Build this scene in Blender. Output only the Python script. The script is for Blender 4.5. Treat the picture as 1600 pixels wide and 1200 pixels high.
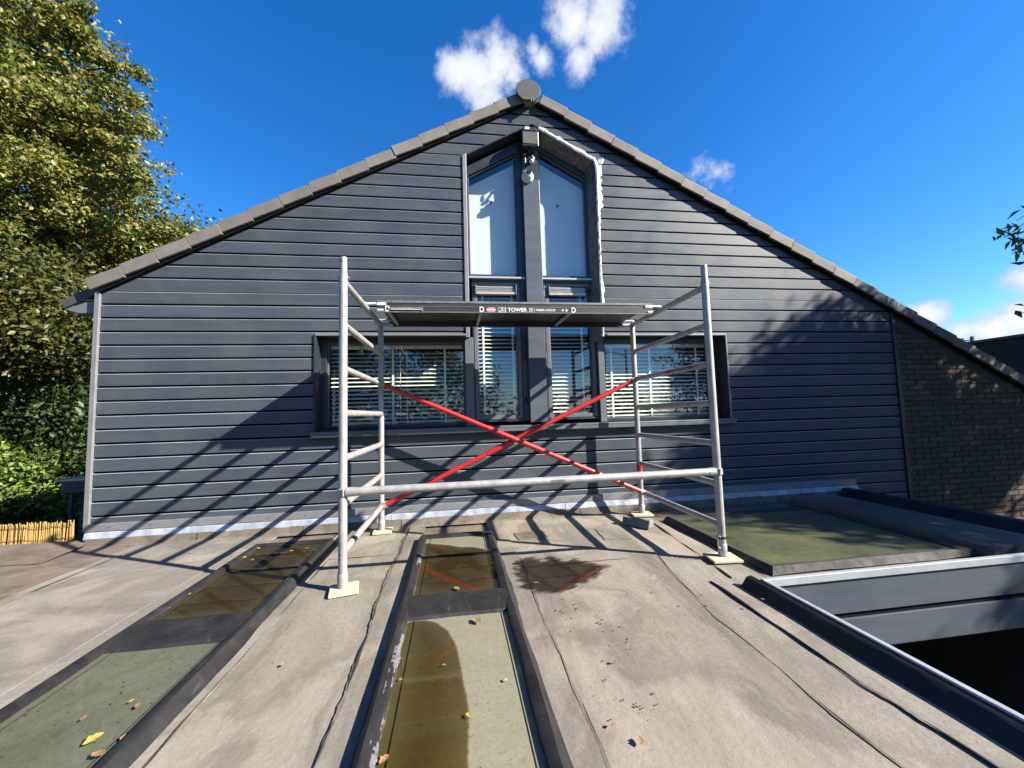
import bpy, math, random
import numpy as np
from mathutils import Vector, Matrix

for o in list(bpy.data.objects):
    bpy.data.objects.remove(o, do_unlink=True)
scene = bpy.context.scene
COL = scene.collection
random.seed(7)
R = math.radians

# ------------------------------------------------------------------ camera
F_PX, YAW, PIT, ROL, CAM_H = 621.9, .1437, .0749, -.0291, 1.0437
fw = np.array([math.sin(YAW)*math.cos(PIT), math.cos(YAW)*math.cos(PIT), math.sin(PIT)])
_r = np.array([math.cos(YAW), -math.sin(YAW), 0.0])
_u = np.cross(_r, fw)
rt = math.cos(ROL)*_r + math.sin(ROL)*_u
up = -math.sin(ROL)*_r + math.cos(ROL)*_u
cam = bpy.data.cameras.new('camera')
cam_o = bpy.data.objects.new('camera', cam)
COL.objects.link(cam_o)
m = Matrix.Identity(4)
for i in range(3):
    m[i][0], m[i][1], m[i][2] = rt[i], up[i], -fw[i]
m[2][3] = CAM_H
cam_o.matrix_world = m
cam.sensor_width = 36
cam.lens = 36*F_PX/1600
cam.clip_start = .05
cam.clip_end = 2000
scene.camera = cam_o
scene.render.resolution_x, scene.render.resolution_y = 1024, 768

def ray(x, y):
    return fw + (x-800)/F_PX*rt + (600-y)/F_PX*up
def at(x, y, axis, val):                      # where the ray of a photo pixel meets the plane axis = val
    d = ray(x, y); o = np.array([0, 0, CAM_H]); t = (val-o[axis])/d[axis]
    return o + t*d

# ------------------------------------------------------------------ world: sky, sun, exposure
SUN = Vector((.751, -.391, .533)).normalized()          # towards the sun
world = bpy.data.worlds.new('World'); scene.world = world; world.use_nodes = True
wn, wl = world.node_tree.nodes, world.node_tree.links
wn.clear()
def N(t, **k):
    n = wn.new(t)
    for a, b in k.items(): setattr(n, a, b)
    return n
sky = N('ShaderNodeTexSky', sky_type='NISHITA', sun_disc=False)
sky.sun_elevation = math.asin(SUN.z)
sky.sun_rotation = math.atan2(SUN.x, SUN.y)
sky.air_density = 1.0; sky.dust_density = .3; sky.ozone_density = 2.6; sky.altitude = 50
hsv = N('ShaderNodeHueSaturation'); hsv.inputs['Saturation'].default_value = 1.36; hsv.inputs['Value'].default_value = 1.0
wl.new(sky.outputs[0], hsv.inputs['Color'])
tc = N('ShaderNodeTexCoord')
def wmath(op, a, b=None, c=None):
    n = N('ShaderNodeMath', operation=op)
    for i, v in enumerate((a, b, c)):
        if v is None: continue
        if isinstance(v, (int, float)): n.inputs[i].default_value = v
        else: wl.new(v, n.inputs[i])
    return n.outputs[0]
warp = N('ShaderNodeTexNoise'); warp.inputs['Scale'].default_value = 9; warp.inputs['Detail'].default_value = 7; warp.inputs['Roughness'].default_value = .62
wl.new(tc.outputs['Generated'], warp.inputs['Vector'])
fine = N('ShaderNodeTexNoise'); fine.inputs['Scale'].default_value = 30; fine.inputs['Detail'].default_value = 6; fine.inputs['Roughness'].default_value = .6
wl.new(tc.outputs['Generated'], fine.inputs['Vector'])
# cumulus puffs (pixel centre, radius as an angle, density)
PUFFS = [(745, 112, .085, 1.0), (778, 96, .075, 1.0), (716, 112, .065, .95), (760, 146, .06, .9), (798, 118, .05, .8), (848, 92, .040, .85), (836, 78, .03, .6), (895, 38, .075, .95), (940, 42, .08, 1.0), (908, 92, .055, .85), (965, 60, .05, .6),
         (1090, 262, .045, .34), (1120, 272, .05, .38), (1445, 489, .045, 1.0), (1425, 486, .03, .9), (1550, 515, .055, .95), (1600, 500, .06, 1.0), (1505, 522, .04, .7), (1610, 440, .05, .8), (1710, 470, .10, 1.0), (1800, 300, .12, 1.0), (-150, 80, .10, .9), (-320, 300, .12, .9)]
den = None
for px, py, rad, amp in PUFFS:
    c = Vector(ray(px, py)).normalized()
    d = N('ShaderNodeVectorMath', operation='DISTANCE'); d.inputs[1].default_value = c
    wl.new(tc.outputs['Generated'], d.inputs[0])
    f = wmath('MULTIPLY', wmath('SUBTRACT', 1.0, wmath('DIVIDE', d.outputs['Value'], rad*.88)), amp)
    den = f if den is None else wmath('MAXIMUM', den, f)
nz = wmath('ADD', wmath('MULTIPLY', wmath('SUBTRACT', warp.outputs['Fac'], .5), 2.6), wmath('MULTIPLY', wmath('SUBTRACT', fine.outputs['Fac'], .5), 2.2))
raw = wmath('ADD', den, wmath('MULTIPLY', nz, .46))
mr = N('ShaderNodeMapRange', interpolation_type='SMOOTHSTEP')
mr.inputs['From Min'].default_value = .10; mr.inputs['From Max'].default_value = .66
wl.new(raw, mr.inputs['Value'])
inside = N('ShaderNodeMapRange', interpolation_type='SMOOTHSTEP'); inside.inputs['From Min'].default_value = -.35; inside.inputs['From Max'].default_value = .15
wl.new(den, inside.inputs['Value'])
cov = wmath('MULTIPLY', wmath('MULTIPLY', mr.outputs[0], inside.outputs[0]), .9)
mix = N('ShaderNodeMixRGB'); wl.new(cov, mix.inputs['Fac'])
tint = N('ShaderNodeMixRGB', blend_type='MULTIPLY'); tint.inputs['Fac'].default_value = 1; tint.inputs['Color2'].default_value = (.80, 1.04, 1.30, 1)
wl.new(hsv.outputs[0], tint.inputs['Color1']); wl.new(tint.outputs[0], mix.inputs['Color1']); ccol = N('ShaderNodeMixRGB'); ccol.inputs['Color1'].default_value = (3.5, 3.9, 5.0, 1); ccol.inputs['Color2'].default_value = (5.7, 5.75, 5.9, 1)
cm = N('ShaderNodeMapRange', interpolation_type='SMOOTHSTEP'); cm.inputs['From Min'].default_value = .3; cm.inputs['From Max'].default_value = 1.05; wl.new(raw, cm.inputs['Value']); wl.new(cm.outputs[0], ccol.inputs['Fac']); wl.new(ccol.outputs[0], mix.inputs['Color2'])
bg = N('ShaderNodeBackground'); bg.inputs['Strength'].default_value = .053
wl.new(mix.outputs[0], bg.inputs['Color'])
wo = N('ShaderNodeOutputWorld'); wl.new(bg.outputs[0], wo.inputs['Surface'])

sd = bpy.data.lights.new('sun', 'SUN'); sd.energy = 5.0; sd.angle = R(.53); sd.color = (1, .93, .82)
so = bpy.data.objects.new('sun', sd); COL.objects.link(so)
so.location = (30, -16, 21)
so.rotation_euler = (-SUN).to_track_quat('-Z', 'Y').to_euler()
vs = scene.view_settings
vs.view_transform = 'Standard'; vs.look = 'None'; vs.gamma = 1; vs.use_curve_mapping = False
vs.exposure = 1.82

# ------------------------------------------------------------------ materials
def mat(name):
    m = bpy.data.materials.new(name); m.use_nodes = True
    nt = m.node_tree; b = nt.nodes['Principled BSDF']
    return m, nt, b
def lnk(nt, a, b): nt.links.new(a, b)
def pos(nt, scale=(1, 1, 1)):
    g = nt.nodes.new('ShaderNodeNewGeometry')
    mp = nt.nodes.new('ShaderNodeMapping'); mp.inputs['Scale'].default_value = scale
    lnk(nt, g.outputs['Position'], mp.inputs['Vector'])
    return mp.outputs[0]
def noise(nt, v, scale, detail=6, rough=.6, dist=0):
    n = nt.nodes.new('ShaderNodeTexNoise')
    n.inputs['Scale'].default_value = scale; n.inputs['Detail'].default_value = detail
    n.inputs['Roughness'].default_value = rough; n.inputs['Distortion'].default_value = dist
    lnk(nt, v, n.inputs['Vector'])
    return n.outputs['Fac']
def ramp(nt, fac, stops):
    r = nt.nodes.new('ShaderNodeValToRGB'); e = r.color_ramp.elements
    while len(e) < len(stops): e.new(.5)
    for k, (p, c) in enumerate(stops):
        e[k].position = p; e[k].color = (c, c, c, 1) if isinstance(c, (int, float)) else (*c, 1)
    lnk(nt, fac, r.inputs[0])
    return r.outputs[0]
def mixc(nt, fac, a, b, mode='MIX'):
    n = nt.nodes.new('ShaderNodeMixRGB'); n.blend_type = mode
    for i, v in zip((0, 1, 2), (fac, a, b)):
        if isinstance(v, (int, float)): n.inputs[i].default_value = v if i == 0 else (v, v, v, 1)
        elif isinstance(v, tuple): n.inputs[i].default_value = (*v, 1)
        else: lnk(nt, v, n.inputs[i])
    return n.outputs[0]
def bump(nt, b, h, strength=.3, dist=.01):
    n = nt.nodes.new('ShaderNodeBump'); n.inputs['Strength'].default_value = strength; n.inputs['Distance'].default_value = dist
    lnk(nt, h, n.inputs['Height']); lnk(nt, n.outputs[0], b.inputs['Normal'])
def plain(name, c, rough=.5, metal=0, var=.25, scale=12, bmp=.1, spec=.5, stretch=(1, 1, 1), rnd=0):
    m, nt, b = mat(name)
    v = pos(nt, stretch)
    n = noise(nt, v, scale, 7, .65)
    k = ramp(nt, n, [(.25, 1-var), (.75, 1+var)])
    base = mixc(nt, 1.0, c, k, 'MULTIPLY')
    if rnd:
        oi = nt.nodes.new('ShaderNodeObjectInfo')
        k2 = ramp(nt, oi.outputs['Random'], [(0, 1-rnd), (1, 1+rnd)])
        base = mixc(nt, 1.0, base, k2, 'MULTIPLY')
    lnk(nt, base, b.inputs['Base Color'])
    rr = ramp(nt, noise(nt, v, scale*2.3, 5), [(.2, max(0, rough-.1)), (.8, min(1, rough+.12))])
    lnk(nt, rr, b.inputs['Roughness'])
    b.inputs['Metallic'].default_value = metal
    b.inputs['Specular IOR Level'].default_value = spec
    if bmp: bump(nt, b, noise(nt, v, scale*6, 5), bmp, .004)
    return m

M = {}
# weathered bitumen roofing
def bitumen(name, light, tint, streak):
    m, nt, b = mat(name)
    v = pos(nt)
    vs_ = pos(nt, streak)
    big = noise(nt, v, .9, 8, .6, .4); mid = noise(nt, vs_, 2.2, 9, .68, .6); fin = noise(nt, v, 55, 6, .7); spk = noise(nt, v, 240, 3, .6)
    c = ramp(nt, big, [(.28, tuple(x*.62 for x in light)), (.5, tuple(x*.9 for x in light)), (.72, tuple(x*1.12 for x in light))])
    c = mixc(nt, ramp(nt, mid, [(.38, 0), (.60, .9)]), c, tint)
    st_ = noise(nt, vs_, 1.1, 9, .74, 1.0)
    c = mixc(nt, 1.0, c, ramp(nt, st_, [(.34, .58), (.5, .98), (.68, 1.2)]), 'MULTIPLY')
    c = mixc(nt, 1.0, c, ramp(nt, fin, [(.2, .74), (.8, 1.2)]), 'MULTIPLY')
    c = mixc(nt, 1.0, c, ramp(nt, spk, [(.3, .84), (.7, 1.12)]), 'MULTIPLY')
    rust = noise(nt, v, 1.7, 6, .7, 1.2)
    c = mixc(nt, ramp(nt, rust, [(.62, 0), (.78, .5)]), c, (.42, .29, .15))
    blot = noise(nt, v, 4.2, 9, .75, .3)
    c = mixc(nt, ramp(nt, blot, [(.62, 0), (.73, .7)]), c, tuple(x*.42 for x in light))
    pale = noise(nt, v, 3.1, 9, .72, 1.5)
    c = mixc(nt, ramp(nt, pale, [(.60, 0), (.72, .55)]), c, tuple(min(.62, x*1.5) for x in light))
    oi = nt.nodes.new('ShaderNodeObjectInfo'); c = mixc(nt, 1.0, c, ramp(nt, oi.outputs['Random'], [(0, .84), (1, 1.12)]), 'MULTIPLY')
    ring_ = noise(nt, v, 1.25, 4, .5, .6)                       # dried ponding rims
    c = mixc(nt, ramp(nt, ring_, [(.455, 0), (.475, .55), (.482, .55), (.55, 0)]), c, tuple(x*.55 for x in light))
    c = mixc(nt, ramp(nt, ring_, [(.40, .35), (.46, 0)]), c, tuple(min(.6, x*1.25) for x in light))
    scr = noise(nt, pos(nt, (18, 1.1, 1)), 2.4, 5, .7, .3)      # foot and drag marks
    c = mixc(nt, ramp(nt, scr, [(.66, 0), (.74, .35)]), c, tuple(x*.5 for x in light))
    lnk(nt, c, b.inputs['Base Color'])
    lnk(nt, ramp(nt, mid, [(.3, .62), (.7, .9)]), b.inputs['Roughness'])
    b.inputs['Specular IOR Level'].default_value = .35
    hh = mixc(nt, .5, fin, blot)
    wr = noise(nt, pos(nt, (1.6, .35, 1)), 3.2, 4, .55, .8)
    bump(nt, b, mixc(nt, .55, hh, wr), .8, .012)
    return m
M['bitumen'] = bitumen('weathered_bitumen', (.37, .325, .262), (.285, .248, .197), (2.2, .5, 1))
M['bitumen_pale'] = bitumen('pale_bitumen', (.385, .342, .283), (.31, .274, .222), (.6, 1.6, 1))
M['bitumen_brown'] = bitumen('brown_bitumen', (.21, .17, .135), (.25, .20, .155), (1, 1, 1))
M['bleed'] = bitumen('bled_bitumen', (.20, .175, .14), (.25, .22, .175), (1, 1, 1))
M['seam'] = plain('tar_bead', (.035, .032, .03), .5, var=.4, scale=30)
def kerb_mat():
    m, nt, b = mat('black_kerb_felt')
    v = pos(nt)
    n1 = noise(nt, v, 5, 8, .7, .8); n2 = noise(nt, v, 45, 6, .7); n3 = noise(nt, pos(nt, (9, 1.2, 9)), 3, 8, .7)
    c = ramp(nt, n1, [(.3, (.014, .014, .015)), (.65, (.034, .033, .034))])
    c = mixc(nt, ramp(nt, n3, [(.60, 0), (.74, .5)]), c, (.15, .145, .14))
    c = mixc(nt, ramp(nt, n2, [(.64, 0), (.8, .4)]), c, (.18, .17, .16))
    lnk(nt, c, b.inputs['Base Color'])
    lnk(nt, ramp(nt, n1, [(.3, .40), (.7, .68)]), b.inputs['Roughness']); b.inputs['Specular IOR Level'].default_value = .3
    bump(nt, b, n2, .35, .006)
    return m
M['kerb'] = kerb_mat()
M['kerb_dull'] = plain('dull_black_felt', (.030, .027, .025), .8, var=.45, scale=7, bmp=.35)
def dusty_glass(name, a, bcol, moss):
    m, nt, b = mat(name)
    v = pos(nt)
    n1 = noise(nt, v, 2.3, 9, .7, 1.0); n2 = noise(nt, v, 70, 5, .75); n3 = noise(nt, v, 9, 8, .75, .6); n4 = noise(nt, v, 130, 2, .5)
    c = ramp(nt, n1, [(.3, a), (.7, bcol)])
    c = mixc(nt, ramp(nt, n3, [(.52, 0), (.72, .6)]), c, moss)
    c = mixc(nt, 1.0, c, ramp(nt, n2, [(.25, .8), (.75, 1.15)]), 'MULTIPLY')
    c = mixc(nt, ramp(nt, n4, [(.69, 0), (.73, .85)]), c, (.03, .03, .02))
    lnk(nt, c, b.inputs['Base Color'])
    lnk(nt, ramp(nt, n3, [(.3, .22), (.7, .55)]), b.inputs['Roughness'])
    b.inputs['Coat Weight'].default_value = .6; b.inputs['Coat Roughness'].default_value = .07
    return m
M['pane_mid'] = dusty_glass('dusty_pale_glass', (.285, .268, .178), (.335, .315, .22), (.24, .235, .14))
M['pane_moss'] = dusty_glass('mossy_glass', (.10, .112, .072), (.20, .20, .13), (.055, .062, .045))
M['pane_right'] = dusty_glass('green_mossy_glass', (.065, .08, .045), (.19, .205, .095), (.035, .045, .032))
def schlick(nt, f0):
    lw = nt.nodes.new('ShaderNodeLayerWeight'); lw.inputs['Blend'].default_value = .5
    p = nt.nodes.new('ShaderNodeMath'); p.operation = 'POWER'; p.inputs[1].default_value = 5; lnk(nt, lw.outputs['Facing'], p.inputs[0])
    q = nt.nodes.new('ShaderNodeMath'); q.operation = 'MULTIPLY_ADD'; q.inputs[1].default_value = 1-f0; q.inputs[2].default_value = f0; lnk(nt, p.outputs[0], q.inputs[0])
    return q.outputs[0]
def water(name, c1, c2, feather=2.0, soft=.25, stretch=(1, 1, 1)):
    m, nt, b = mat(name); nt.nodes.remove(b)
    out = nt.nodes['Material Output']
    tr = nt.nodes.new('ShaderNodeBsdfTransparent'); gl = nt.nodes.new('ShaderNodeBsdfGlossy'); mx = nt.nodes.new('ShaderNodeMixShader')
    v = pos(nt)
    rm_ = nt.nodes.new('ShaderNodeAttribute'); rm_.attribute_name = 'rim'
    dv_ = nt.nodes.new('ShaderNodeMath'); dv_.operation = 'MULTIPLY'; dv_.inputs[1].default_value = .11; lnk(nt, rm_.outputs['Fac'], dv_.inputs[0])
    lnk(nt, mixc(nt, ramp(nt, dv_.outputs[0], [(.02, .42 if feather < 3 else .0), (1, 0)]), ramp(nt, noise(nt, v, 1.6, 5, .6, .5), [(.3, c1), (.7, c2)]), (.74, .70, .58)), tr.inputs['Color'])
    gl.inputs['Roughness'].default_value = .03
    bp = nt.nodes.new('ShaderNodeBump'); bp.inputs['Strength'].default_value = .05; bp.inputs['Distance'].default_value = .01
    lnk(nt, noise(nt, v, 7, 3), bp.inputs['Height']); lnk(nt, bp.outputs[0], gl.inputs['Normal'])
    lnk(nt, schlick(nt, .05), mx.inputs[0]); lnk(nt, tr.outputs[0], mx.inputs[1]); lnk(nt, gl.outputs[0], mx.inputs[2]); 
    ra = nt.nodes.new('ShaderNodeAttribute'); ra.attribute_name = 'rim'
    sm_ = nt.nodes.new('ShaderNodeMath'); sm_.operation = 'MULTIPLY_ADD'; sm_.inputs[1].default_value = feather; lnk(nt, noise(nt, pos(nt, stretch), 16, 9, .72, .8), sm_.inputs[0])
    su_ = nt.nodes.new('ShaderNodeMath'); su_.operation = 'SUBTRACT'; su_.inputs[1].default_value = feather*.5; lnk(nt, sm_.outputs[0], su_.inputs[0]); lnk(nt, ra.outputs['Fac'], sm_.inputs[2])
    dry = nt.nodes.new('ShaderNodeBsdfTransparent'); m2 = nt.nodes.new('ShaderNodeMixShader')
    lnk(nt, ramp(nt, su_.outputs[0], [(0, 0), (soft, 1)]), m2.inputs[0]); lnk(nt, dry.outputs[0], m2.inputs[1]); lnk(nt, mx.outputs[0], m2.inputs[2]); lnk(nt, m2.outputs[0], out.inputs['Surface'])
    return m
M['water_brown'] = water('murky_brown_water', (.44, .345, .225), (.37, .34, .225))
M['water_olive'] = water('murky_olive_water', (.50, .46, .33), (.44, .37, .25))
M['wet'] = water('wet_film', (.38, .345, .31), (.30, .27, .24), 4.5, .5, (.6, 1.3, 1))
# cladding
def cladding(name, c, rough):
    m, nt, b = mat(name)
    oi = nt.nodes.new('ShaderNodeObjectInfo')
    v = pos(nt, (.35, 1, 6)); v2 = pos(nt)
    n = noise(nt, v, 2.2, 7, .6); g = noise(nt, pos(nt, (1, 1, 60)), 3, 4, .6); d = noise(nt, v2, 40, 5, .75); h = noise(nt, v2, 2.2, 6, .65, .5)
    k = mixc(nt, 1.0, ramp(nt, n, [(.3, .86), (.7, 1.14)]), ramp(nt, oi.outputs['Random'], [(0, .9), (1, 1.1)]), 'MULTIPLY')
    col = mixc(nt, 1.0, c, k, 'MULTIPLY')
    col = mixc(nt, ramp(nt, h, [(.42, 0), (.75, .32)]), col, (.16, .17, .17))
    col = mixc(nt, ramp(nt, d, [(.71, 0), (.76, .5)]), col, (.32, .33, .34))
    lnk(nt, col, b.inputs['Base Color'])
    lnk(nt, ramp(nt, h, [(.3, rough-.06), (.7, rough+.12)]), b.inputs['Roughness'])
    bump(nt, b, mixc(nt, .5, n, g), .08, .003)
    b.inputs['Specular IOR Level'].default_value = .28
    return m
M['clad'] = cladding('anthracite_cladding', (.069, .085, .109), .42)
M['clad_highlight'] = plain('board_edge_highlight', (.36, .38, .41), .32, var=.4, scale=5, bmp=0, stretch=(.4, 1, 1))  # pale colour paints the bright highlight line along each board's top chamfer
M['clad_flat'] = cladding('anthracite_panel', (.092, .110, .138), .38)
M['black'] = plain('black_underlay', (.010, .010, .012), .9, var=.2, spec=.05)
M['dark_frame'] = plain('dark_blue_grey_frame', (.032, .038, .050), .36, var=.12, scale=4, bmp=.03)
M['grey_frame'] = plain('grey_frame_paint', (.15, .165, .19), .38, var=.12, scale=4, bmp=.03)
M['alu_trim'] = plain('dull_aluminium_trim', (.30, .30, .315), .42, metal=.25, var=.18, scale=6, bmp=.04)
M['white_trim'] = plain('bare_aluminium_edge', (.62, .65, .68), .36, metal=.35, var=.14, scale=7, bmp=.05)
M['lead'] = plain('weathered_lead', (.42, .46, .54), .5, metal=.15, var=.42, scale=9, bmp=.25, stretch=(1, 1, .35), rnd=.12)
M['galv'] = plain('scaffold_aluminium', (.50, .485, .475), .46, metal=.35, var=.3, scale=14, bmp=.2, stretch=(1, 1, .5))
M['rung'] = plain('rung_aluminium', (.52, .50, .485), .5, metal=.35, var=.3, scale=12, bmp=.2)
def red_mat():
    m = plain('red_brace_paint', (.62, .022, .022), .38, var=.12, scale=10, bmp=.05); return m
M['red'] = red_mat()
M['pad'] = plain('pale_plywood', (.70, .61, .42), .7, var=.1, scale=14, bmp=.2)
M['deck_black'] = plain('platform_black', (.022, .021, .022), .5, var=.5, scale=10, bmp=.2)
M['deck_beam'] = plain('platform_beam', (.045, .043, .044), .45, metal=.1, var=.6, scale=14, bmp=.2, stretch=(.3, 1, 1))
M['deck_edge'] = plain('scuffed_deck_edge', (.20, .195, .19), .5, var=.5, scale=20, bmp=.2)
M['white_print'] = plain('white_print', (.78, .77, .75), .5, var=.08)
M['pink_print'] = plain('faded_red_print', (.62, .27, .33), .5, var=.15)
M['black_print'] = plain('black_print', (.02, .02, .02), .5, var=.08)
def tile_mat():
    m, nt, b = mat('brown_concrete_tile')
    oi = nt.nodes.new('ShaderNodeObjectInfo'); v = pos(nt)
    c = ramp(nt, noise(nt, v, 6, 8, .7), [(.3, (.165, .145, .128)), (.7, (.25, .222, .197))])
    c = mixc(nt, 1.0, c, ramp(nt, oi.outputs['Random'], [(0, .86), (1, 1.14)]), 'MULTIPLY')
    c = mixc(nt, ramp(nt, noise(nt, v, 60, 4, .7), [(.68, 0), (.74, .7)]), c, (.05, .045, .04))
    c = mixc(nt, ramp(nt, noise(nt, v, 14, 7, .75), [(.62, 0), (.75, .4)]), c, (.34, .33, .27))
    lnk(nt, c, b.inputs['Base Color']); b.inputs['Roughness'].default_value = .8
    bump(nt, b, noise(nt, v, 90, 4), .3, .003)
    return m
M['tile'] = tile_mat()
M['ridge'] = plain('dark_ridge_cap', (.075, .072, .072), .6, var=.25, scale=8, bmp=.2)
M['zinc'] = plain('zinc_gutter', (.22, .24, .26), .4, metal=.3, var=.2, scale=6)
M['brick_dark'] = plain('dark_brown_brick', (.105, .066, .047), .85, var=.3, scale=20, bmp=.4, rnd=.3)
M['mortar'] = plain('grey_mortar', (.075, .063, .052), .9, var=.25, scale=40, bmp=.3)
M['brick_orange'] = plain('orange_brick', (.42, .19, .095), .85, var=.25, scale=20, bmp=.4, rnd=.2)
M['dark_wall'] = plain('dark_render', (.016, .017, .019), .8, var=.3, scale=5)
M['paving'] = plain('dark_paving', (.07, .068, .064), .85, var=.35, scale=3, bmp=.3)
M['interior'] = plain('dim_interior', (.16, .155, .15), .9, var=.1)
M['slat'] = plain('cream_blind_slat', (1.18, 1.16, 1.06), .45, var=.05, bmp=0)
M['film'] = plain('white_window_film', (.98, .99, .95), .6, var=.03, scale=2, bmp=0)
M['heart'] = plain('grey_heart', (.10, .11, .12), .7, var=.1)
M['vent'] = plain('vent_aluminium', (.62, .56, .48), .4, metal=.3, var=.1, scale=6)
M['white_plastic'] = plain('white_plastic', (.78, .77, .74), .4, var=.06)
M['lamp_black'] = plain('black_lamp_housing', (.02, .02, .022), .4, var=.15)
M['lamp_glass'] = plain('floodlight_glass', (.17, .165, .14), .18, var=.15, scale=40)
M['lens'] = plain('dark_lens', (.03, .025, .02), .1, var=.1, bmp=0)
M['reed'] = plain('golden_reed', (.50, .31, .09), .65, var=.35, scale=60, bmp=.3, stretch=(1, 1, .06))
M['wire'] = plain('dark_wire', (.12, .07, .03), .6)
M['bark'] = plain('grey_brown_bark', (.10, .078, .055), .9, var=.35, scale=12, bmp=.6, stretch=(1, 1, .3))
M['stone'] = plain('grey_concrete_block', (.23, .22, .21), .85, var=.5, scale=25, bmp=.5)
M['debris'] = plain('dark_dirt_crumbs', (.06, .05, .04), .9, var=.5, scale=40)
M['leaf_yellow'] = plain('yellow_fallen_leaf', (.52, .38, .07), .6, var=.3, scale=40)
M['leaf_brown'] = plain('brown_fallen_leaf', (.34, .19, .09), .7, var=.4, scale=40)
M['leaf_green'] = plain('green_fallen_leaf', (.20, .30, .06), .5, var=.25, scale=40)
M['grass'] = plain('rough_grass', (.055, .085, .025), .9, var=.5, scale=2.5, bmp=.6)
M['steel_post'] = plain('grey_steel_post', (.25, .26, .27), .5, metal=.3)
def glass_mat(name, f0):
    m, nt, b = mat(name); nt.nodes.remove(b); out = nt.nodes['Material Output']
    tr = nt.nodes.new('ShaderNodeBsdfTransparent'); tr.inputs['Color'].default_value = (.90, .94, .92, 1)
    gl = nt.nodes.new('ShaderNodeBsdfGlossy'); gl.inputs['Roughness'].default_value = .004; gl.inputs['Color'].default_value = (.93, .96, 1, 1)
    mx = nt.nodes.new('ShaderNodeMixShader')
    bp = nt.nodes.new('ShaderNodeBump'); bp.inputs['Strength'].default_value = .02; bp.inputs['Distance'].default_value = .01
    lnk(nt, noise(nt, pos(nt), 1.3, 2), bp.inputs['Height']); lnk(nt, bp.outputs[0], gl.inputs['Normal'])
    lnk(nt, schlick(nt, f0), mx.inputs[0]); lnk(nt, tr.outputs[0], mx.inputs[1]); lnk(nt, gl.outputs[0], mx.inputs[2]); lnk(nt, mx.outputs[0], out.inputs['Surface'])
    return m
M['glass'] = glass_mat('double_glazing', .115)
def sheet_mat():
    m, nt, b = mat('crumpled_grey_plastic')
    v = pos(nt)
    lnk(nt, ramp(nt, noise(nt, v, 9, 7, .7, .7), [(.3, (.05, .05, .055)), (.7, (.20, .195, .19))]), b.inputs['Base Color'])
    b.inputs['Roughness'].default_value = .16
    bump(nt, b, noise(nt, v, 22, 6, .6, 1.0), .7, .02)
    return m
M['sheet'] = sheet_mat()
M['tape'] = plain('silvery_white_tape', (.68, .68, .70), .3, var=.12, scale=30, bmp=.4)
def leaf_mat(name, trans=.35):
    m, nt, b = mat(name); out = nt.nodes['Material Output']
    a = nt.nodes.new('ShaderNodeAttribute'); a.attribute_name = 'tint'
    lnk(nt, a.outputs['Color'], b.inputs['Base Color']); b.inputs['Roughness'].default_value = .48; b.inputs['Specular IOR Level'].default_value = .4
    t = nt.nodes.new('ShaderNodeBsdfTranslucent'); mx = nt.nodes.new('ShaderNodeMixShader'); mx.inputs[0].default_value = trans
    c = mixc(nt, 1.0, a.outputs['Color'], (1.25, 1.2, .5), 'MULTIPLY'); lnk(nt, c, t.inputs['Color'])
    lnk(nt, b.outputs[0], mx.inputs[1]); lnk(nt, t.outputs[0], mx.inputs[2]); lnk(nt, mx.outputs[0], out.inputs['Surface'])
    return m
M['leaf'] = leaf_mat('foliage')

ALBEDO = .595                                                   # all surface colours share one scale, set against the exposure
for m_ in bpy.data.materials:
    nt_ = m_.node_tree
    for n_ in list(nt_.nodes):
        key = {'BSDF_PRINCIPLED': 'Base Color', 'BSDF_TRANSLUCENT': 'Color'}.get(n_.type)
        if not key: continue
        sk_ = n_.inputs[key]
        if sk_.is_linked:
            src = sk_.links[0].from_socket; lnk(nt_, mixc(nt_, 1.0, src, (ALBEDO, ALBEDO, ALBEDO), 'MULTIPLY'), sk_)
        else: sk_.default_value = tuple(c*ALBEDO for c in sk_.default_value[:3])+(1,)
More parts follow.
